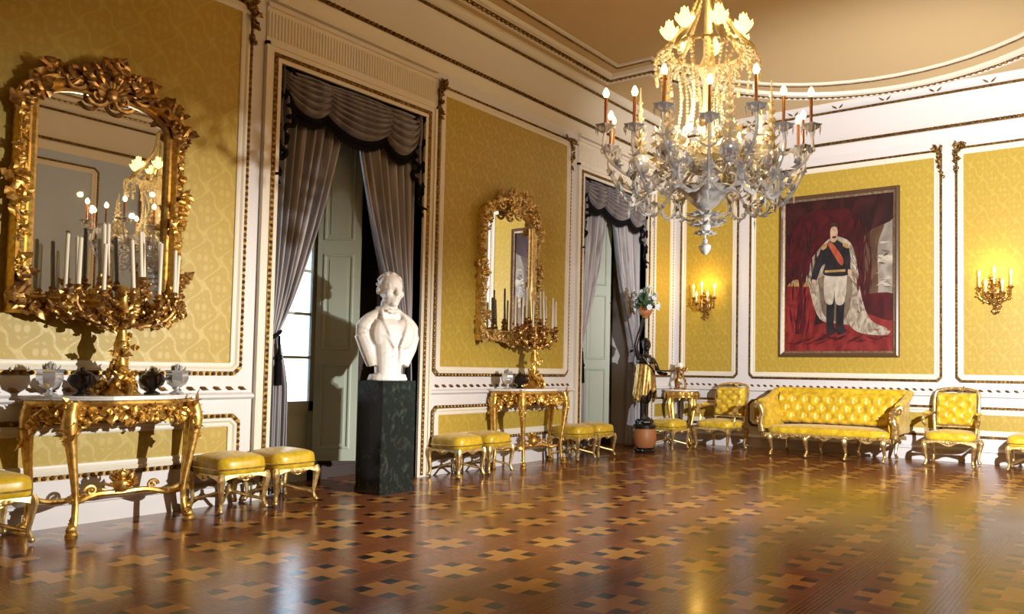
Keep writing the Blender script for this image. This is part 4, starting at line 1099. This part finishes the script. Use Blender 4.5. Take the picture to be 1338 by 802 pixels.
# ------------------------------------------------------------------ portrait
def portrait():
    x0, x1, z0, z1 = -4.50, -2.71, 1.40, 3.83; W, Hh = x1-x0, z1-z0
    t = thing('portrait_painting', 'large framed full-length portrait of a standing man in dark coat above the sofa', 'painting', ((x0+x1)/2, YB-.004, (z0+z1)/2))
    fr = .085; hx, hz = W/2, Hh/2
    path = [(-hx+fr, 0, -hz+fr), (hx-fr, 0, -hz+fr), (hx-fr, 0, hz-fr), (-hx+fr, 0, hz-fr)]
    mb = MB(); mb.sweep(path, [(.028, 0), (.026, .045), (.05, .06), (.075, .05), (fr, .03), (fr, 0)], (0, -1, 0)); mb.build('frame', mat('dark_frame', (.10, .055, .03), .35), t, ang=20)
    mb = MB(); mb.sweep(path, [(-.004, 0), (-.004, .03), (.01, .036), (.03, .046), (.03, 0)], (0, -1, 0)); mb.build('inner_frame', make_gold('dull_frame_gilding', (.42, .33, .22), (.25, .18, .12), .5), t, ang=20)
    cols = {}
    def oil(name, a, c, sc_=6):
        m = mat(name, a, .42); g, b = G(m); k, x, y, z = pos(g, 'obj'); n_ = noise(g, k, sc_, 7, (1, 1, .6), 1.6)
        g.links.new(mix(g, n_.smooth(.32, .68), a, c), b.inputs['Base Color']); return m
    DK = oil('oil_dark', (.018, .006, .008), (.055, .012, .015), 3); MAR = oil('oil_maroon', (.035, .005, .009), (.09, .008, .014), 4)
    RED = oil('oil_red', (.13, .010, .012), (.26, .028, .028), 5); SKY = oil('oil_sky', (.20, .17, .14), (.36, .32, .28), 4)
    COL = oil('oil_brown', (.07, .035, .02), (.13, .075, .045), 4); COAT = oil('oil_coat', (.008, .008, .012), (.025, .022, .03), 6)
    WHT = oil('oil_white', (.34, .30, .24), (.54, .49, .41), 6); ERM = oil('oil_ermine', (.20, .16, .12), (.48, .42, .34), 9)
    SKIN = oil('oil_skin', (.42, .25, .17), (.55, .36, .25), 12); HAIR = oil('oil_hair', (.03, .018, .012), (.06, .035, .02)); SASH = oil('oil_sash', (.32, .05, .03), (.42, .12, .06)); GLD = oil('oil_gold', (.30, .17, .05), (.45, .30, .12), 14)
    mb = MB(); lay = [0]; hx -= fr; hz -= fr
    def P(m, pts, up=1):   # pts in 0..1 from the lower left corner
        mb.use(m); lay[0] += 1; y = -.004-.0006*lay[0]
        mb.poly([(-hx+2*hx*a, -hz+2*hz*c) for a, c in pts], y, y+.004)
    def S_(pts, k=4):
        q = spline([(a, 0, c) for a, c in pts]+[(pts[0][0], 0, pts[0][1])], k); return [(v.x, v.z) for v in q[:-1]]
    P(DK, [(0, 0), (1, 0), (1, 1), (0, 1)])
    P(MAR, S_([(.02, .35), (.04, .75), (.15, .9), (.42, .93), (.66, .9), (.8, .7), (.78, .35), (.4, .28)]))
    P(SKY, [(.82, .36), (1, .36), (1, .86), (.9, .8), (.84, .7)]); P(COL, S_([(.74, .34), (.86, .34), (.86, .66), (.92, .82), (.8, .9), (.74, .7)]))
    P(WHT, [(.86, .56), (1, .55), (1, .60), (.87, .61)])
    P(DK, S_([(.72, .72), (.82, .78), (1, .84), (1, 1), (.6, 1)]))
    P(RED, S_([(0, 0), (.5, .0), (1, 0), (1, .22), (.62, .24), (.3, .17), (0, .12)]))
    P(MAR, S_([(.72, .36), (1, .36), (1, .20), (.85, .22), (.70, .28)]))
    P(RED, S_([(.0, .12), (.02, .43), (.12, .46), (.28, .43), (.30, .26), (.24, .08), (.10, .05)])); P(MAR, S_([(.10, .1), (.14, .38), (.20, .40), (.19, .14)]))
    P(GLD, S_([(.02, .44), (.10, .48), (.24, .46), (.22, .43)]))
    P(ERM, S_([(.36, .70), (.47, .75), (.62, .70), (.68, .55), (.72, .35), (.80, .20), (.95, .14), (.80, .12), (.66, .16), (.52, .18), (.36, .20), (.28, .30), (.22, .46), (.16, .50), (.24, .60)]))
    P(oil('oil_cloak_lining', (.12, .085, .06), (.22, .17, .12), 7), S_([(.32, .48), (.40, .50), (.62, .48), (.62, .30), (.56, .20), (.46, .20), (.36, .26)]))
    rg = random.Random(12)
    def strokes(ms, line, n, spread, L, wd, steep):
        q = spline([(a, 0, c) for a, c in line], 8)
        for i in range(n):
            p = q[rg.randrange(len(q))]; a, c = p.x+rg.uniform(-spread, spread), p.z+rg.uniform(-spread, spread)*.6
            an = steep+rg.uniform(-.35, .35); l = L*rg.uniform(.5, 1.2); w_ = wd*rg.uniform(.5, 1.2); da, dc = math.cos(an)*l, math.sin(an)*l
            pts = [(a-da, c-dc), (a-dc*w_, c+da*w_), (a+da, c+dc), (a+dc*w_, c-da*w_)]
            if all(0 <= u <= 1 and 0 <= v <= 1 for u, v in pts): mb.use(ms[i % len(ms)]); lay[0] += .04; y = -.004-.0006*lay[0]; mb.poly([(-hx+2*hx*u, -hz+2*hz*v) for u, v in pts], y, y+.004)
    LIN = bpy.data.materials['oil_cloak_lining']
    strokes((LIN, WHT, ERM), [(.36, .62), (.27, .52), (.26, .44), (.33, .28)], 46, .025, .05, .16, 1.9)
    strokes((LIN, WHT, ERM), [(.63, .62), (.66, .45), (.70, .28), (.80, .17)], 60, .03, .06, .16, 2.1)
    strokes((MAR, DK), [(.12, .80), (.25, .70), (.2, .55), (.12, .5)], 40, .08, .10, .12, 1.4); strokes((MAR, DK), [(.70, .85), (.76, .6), (.74, .42)], 36, .06, .09, .12, 1.5)
    strokes((RED, MAR), [(.05, .08), (.4, .08), (.95, .1)], 60, .05, .07, .12, .1); strokes((SKY, COL, WHT), [(.92, .7), (.93, .5), (.94, .4)], 26, .05, .05, .18, .1)
    strokes((MAR, RED), [(.06, .38), (.2, .38), (.22, .18), (.1, .2)], 30, .04, .08, .12, 1.5)
    for x_ in (.44, .53): P(COAT, S_([(x_-.035, .34), (x_+.035, .34), (x_+.03, .17), (x_+.06, .135), (x_-.03, .12)]))
    P(WHT, S_([(.385, .52), (.57, .52), (.585, .42), (.56, .31), (.49, .31), (.475, .40), (.46, .31), (.395, .32), (.375, .42)]))
    P(COAT, S_([(.37, .68), (.46, .73), (.55, .70), (.61, .66), (.62, .54), (.585, .49), (.38, .50), (.39, .57), (.35, .55), (.30, .46), (.255, .47), (.30, .60)]))
    P(SASH, S_([(.41, .70), (.45, .71), (.555, .60), (.53, .56)])); P(GLD, [(.385, .515), (.575, .515), (.575, .53), (.385, .53)])
    P(GLD, S_([(.35, .69), (.40, .705), (.40, .68), (.36, .665)])); P(GLD, S_([(.55, .705), (.60, .69), (.60, .665), (.555, .68)]))
    P(SKIN, S_([(.265, .475), (.30, .47), (.295, .445), (.265, .45)])); P(SKIN, S_([(.60, .53), (.635, .52), (.625, .49), (.60, .50)]))
    P(SKIN, S_([(.44, .72), (.435, .79), (.455, .82), (.49, .82), (.505, .79), (.495, .73), (.47, .71)]))
    P(HAIR, S_([(.43, .78), (.435, .825), (.47, .84), (.505, .82), (.505, .785), (.49, .81), (.45, .81)])); P(HAIR, S_([(.45, .745), (.47, .752), (.495, .745), (.47, .735)]))
    P(ERM, S_([(.60, .18), (.75, .26), (.82, .14), (.97, .13), (.92, .10), (.70, .12)]))
    mb.build('canvas', None, t, smooth=False)
portrait()

# ------------------------------------------------------------------ chandelier
def chandelier():
    t = thing('chandelier', 'large crystal chandelier with lit amber candles hanging from the ceiling', 'chandelier', (-2.52, 4.82, 0)); rng = random.Random(99)
    # stem
    mb = MB(); mb.lathe([(.02, 2.5), (.05, 2.55), (.10, 2.62), (.11, 2.68), (.06, 2.74), (.03, 2.8), (.05, 2.86), (.075, 2.92), (.05, 2.98), (.028, 3.05), (.028, 3.2), (.05, 3.26), (.07, 3.3), (.05, 3.34), (.028, 3.4), (.025, 3.9), (.05, 3.95), (.06, 4.0), (.03, 4.05), (.012, 4.1), (.012, 5.05)], 14); mb.build('stem', AMBERCRYSTAL, t)
    mb = MB(); mb.lathe([(.02, 5.0), (.09, 5.05), (.13, 5.10), (.13, ZC)], 16); mb.build('ceiling_cup', GOLD, t)
    # bowl and tiers below
    mb = MB(); mb.lathe([(.0, 2.30), (.05, 2.305), (.09, 2.33), (.13, 2.38), (.175, 2.43), (.185, 2.45), (.17, 2.455), (.12, 2.42), (.06, 2.40), (.02, 2.50)], 24, lob=.03, nl=12); mb.build('bowl', CRYSTAL, t)
    mb = MB(); mb.lathe([(.03, 2.12), (.04, 2.18), (.03, 2.24), (.06, 2.28), (.03, 2.31)], 12)
    for z, r, k in ((2.27, .13, 12), (2.20, .12, 12), (2.135, .07, 9)):
        for i in range(k): a = 2*PI*i/k+z; d = Vector((math.cos(a), math.sin(a), 0)); mb.leaf(d*.02+Vector((0, 0, z)), d-Vector((0, 0, .25)), (0, 0, 1), r, .05, .6, 2)
    mb.build('lower_tier', CRYSTAL, t)
    mb = MB(); mb.tube([(0, 0, 2.12), (0, 0, 2.07)], .008, 6); mb.ball((0, 0, 2.075), .02, 8, 6); mb.lathe([(0, 1.975), (.02, 1.985), (.042, 2.02), (.045, 2.04), (.03, 2.055), (0, 2.06)], 10); mb.build('drop', CRYSTAL, t)
    # arms with amber candles
    NA = 16
    for i in range(NA):
        a = 2*PI*(i+.3)/NA; d = Vector((math.cos(a), math.sin(a), 0)); e = Vector((0, 0, 1)); lo = i % 2
        R = .745 if not lo else .68; zc = 2.80 if not lo else 2.74
        mb = MB(); P = spline([d*.06+e*2.56, d*.22+e*2.60, d*.38+e*(2.44 if lo else 2.52), d*.52+e*(2.33 if lo else 2.47), d*(R-.06)+e*(2.44 if lo else 2.55), d*(R+.01)+e*(zc-.14), d*R+e*(zc-.02)], 6)
        mb.tube(P, .011, 7)
        for k in (9, 14, 19): mb.ball(P[k], .02, 8, 6)
        for k in (12, 20, 28):
            for sg in (-1, 1):
                s_ = d.cross(e)*sg; mb.leaf(P[k], s_+e*rng.uniform(-.2, .6)+d*.3, e, .085, .035, .9, 2, 6)
        # glass blossoms and loops along the arm
        for k, rr in ((10, .07), (23, .07)):
            for j in range(7):
                q = 2*PI*j/7+k; sd = d.cross(e); v = sd*math.cos(q)+(d*.5+e)*math.sin(q)*.8; mb.leaf(P[k]+e*.02, v+e*.35, e, rr, .04, .9, 2, 5)
        if lo:
            sd = d.cross(e); b0 = d*.5+e*2.42
            for sg in (-1, 1):
                U = spline([b0, b0+sd*sg*.08-e*.10, b0+sd*sg*.17-e*.06, b0+sd*sg*.19+e*.06, b0+sd*sg*.13+e*.10], 5); mb.tube(U, .009, 6)
                for k in range(0, len(U), 2): mb.leaf(U[k], sd*sg+e*rng.uniform(-.6, .8), d, .06, .03, .8, 2, 5)
                mb.ball(U[-1], .02, 7, 5)
        # hanging prisms
        for k in (14, 19, 24):
            q = P[k]-e*.03; mb.add([q, q+Vector((.009, 0, -.03)), q+Vector((-.005, .009, -.03)), q+Vector((-.005, -.009, -.03)), q-e*.075], [(0, 1, 2), (0, 2, 3), (0, 3, 1), (4, 2, 1), (4, 3, 2), (4, 1, 3)])
        ar = mb.build('arm', CRYSTAL, t)
        c = d*R+e*zc
        mb = MB(); mb.lathe([(.01, -.04), (.03, -.02), (.065, .0), (.07, .008), (.03, .004), (.018, .02)], 12, c, .12, 6)
        for k in range(8):
            q = 2*PI*k/8; w_ = c+Vector((.066*math.cos(q), .066*math.sin(q), 0)); mb.add([w_, w_+Vector((.006, 0, -.02)), w_+Vector((-.004, .006, -.02)), w_+Vector((-.004, -.006, -.02)), w_-e*.055], [(0, 1, 2), (0, 2, 3), (0, 3, 1), (4, 2, 1), (4, 3, 2), (4, 1, 3)])
        mb.build('drip_pan', CRYSTAL, ar)
        mb = MB(); mb.tube([c+e*.01, c+e*.20], .0115, 8); mb.build('candle', AMBER, ar)
        mb = MB(); mb.lathe([(.008, 0), (.019, .015), (.023, .032), (.015, .054), (.003, .07)], 9, c+e*.20); mb.build('bulb', BULB, ar)
    # glass spires on silvered cups
    for i in range(7):
        a = 2*PI*(i+.15)/7; d = Vector((math.cos(a), math.sin(a), 0)); e = Vector((0, 0, 1)); c = d*.47+e*2.60
        mb = MB(); mb.tube(spline([d*.06+e*2.66, d*.2+e*2.56, d*.38+e*2.48, d*.47+e*2.55], 5), .011, 7)
        mb.lathe([(.012, -.10), (.02, -.06), (.05, -.05), (.075, -.01), (.08, .03), (.06, .065), (.02, .075)], 14, c); s_ = mb.build('spire_cup', SILVERGLASS, t)
        mb = MB()
        for k in range(7):
            z = .07+k*.062; r = .10*(1-k/7.8)
            for j in range(7): q = 2*PI*j/7+k; v = Vector((math.cos(q), math.sin(q), 0)); mb.leaf(c+e*z, v+e*.55, e, r, .035, .5, 2, 5)
        mb.lathe([(.02, .06), (.012, .4), (.004, .56)], 8, c); mb.build('spire', AMBERCRYSTAL, s_)
    # mass of glass blossoms round the stem
    mb = MB()
    for i in range(95):
        a = rng.uniform(0, 2*PI); r = rng.uniform(.12, .44); z = 2.62+rng.uniform(-.1, .28)-.25*(r-.14); c = Vector((r*math.cos(a), r*math.sin(a), z)); d = Vector((math.cos(a), math.sin(a), rng.uniform(-.2, .9)))
        for k in range(5): q = 2*PI*k/5; sd = d.cross(Vector((0, 0, 1))).normalized(); up = sd.cross(d).normalized(); mb.leaf(c, d*.5+sd*math.cos(q)+up*math.sin(q), d, .06, .04, .6, 1, 4)
    mb.build('glass_blossoms', AMBERCRYSTAL, t)
    # crown: ring, lit glass flowers, curved ribs and bead strands
    mb = MB(); ring = [(.27*math.cos(q), .27*math.sin(q), 3.43) for q in [2*PI*i/32 for i in range(32)]]; mb.tube(ring, .014, 6, True)
    for i in range(32):
        q = 2*PI*i/32; d = Vector((math.cos(q), math.sin(q), 0)); mb.leaf(d*.27+Vector((0, 0, 3.43)), d+Vector((0, 0, -.3)), (0, 0, 1), .10, .04, -1.2, 2, 6)
    mb.build('crown_ring', AMBERCRYSTAL, t)
    for i in range(7):
        a = 2*PI*(i+.1)/7; d = Vector((math.cos(a), math.sin(a), 0)); e = Vector((0, 0, 1))
        mb = MB(); P = spline([d*.05+e*4.0, d*.08+e*3.80, d*.17+e*3.62, d*.25+e*3.50, d*.33+e*3.42, d*.37+e*3.34], 6); mb.tube(P, .012, 6)
        for k in range(4, len(P)-4): mb.ball(P[k], .018, 6, 4)
        rb = mb.build('crown_rib', AMBERCRYSTAL, t)
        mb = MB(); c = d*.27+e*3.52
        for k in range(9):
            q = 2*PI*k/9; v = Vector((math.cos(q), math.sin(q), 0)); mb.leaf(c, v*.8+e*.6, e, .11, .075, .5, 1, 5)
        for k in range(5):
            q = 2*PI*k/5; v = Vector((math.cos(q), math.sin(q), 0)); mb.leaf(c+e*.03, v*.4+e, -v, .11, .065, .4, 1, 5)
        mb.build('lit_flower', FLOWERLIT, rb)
        mb = MB()
        for q0 in range(3):
            aa = a+q0*.28-.2; v = Vector((math.cos(aa), math.sin(aa), 0))
            P = spline([v*.28+e*3.42, v*.37+e*3.36, v*.36+e*3.24], 4); mb = MB()
            for p in P: mb.ball(p, .012, 6, 4)
            mb.ball(P[-1]-e*.02, .016, 6, 5, (1, 1, 1.6)); mb.build('bead_strand', AMBERCRYSTAL, t)
    for i in range(14):
        a = 2*PI*(i+.5)/14; d = Vector((math.cos(a), math.sin(a), 0)); e = Vector((0, 0, 1)); mb = MB()
        P = [(d*(.25-.13*math.sin(PI*k/24)*(1 if i % 2 else .4)-.03*k/24))+e*(3.40-.62*k/24) for k in range(25)]
        for p in P: mb.ball(p, .0125, 6, 4)
        mb.build('bead_chain', AMBERCRYSTAL, t)
    for k in range(6):
        a = 2*PI*(k+.5)/6; d = bpy.data.lights.new('chandelier_glow', 'POINT'); d.energy = 10.5; d.color = (1, .48, .11); d.shadow_soft_size = .022
        o = bpy.data.objects.new('chandelier_glow', d); C.objects.link(o); o.parent = t; o.location = (.85*math.cos(a), .85*math.sin(a), 3.08)
    d = bpy.data.lights.new('chandelier_glow', 'POINT'); d.energy = 12; d.color = (1, .58, .18); d.shadow_soft_size = .022
    o = bpy.data.objects.new('chandelier_glow', d); C.objects.link(o); o.parent = t; o.location = (0.13, 0, 3.66)
    for k in range(3):
        a = 2*PI*k/3+.4; d = bpy.data.lights.new('chandelier_glow', 'POINT'); d.energy = 16; d.color = (1, .84, .60); d.shadow_soft_size = .022
        o = bpy.data.objects.new('chandelier_glow', d); C.objects.link(o); o.parent = t; o.location = (.32*math.cos(a), .32*math.sin(a), 2.92)
    return t
chandelier()
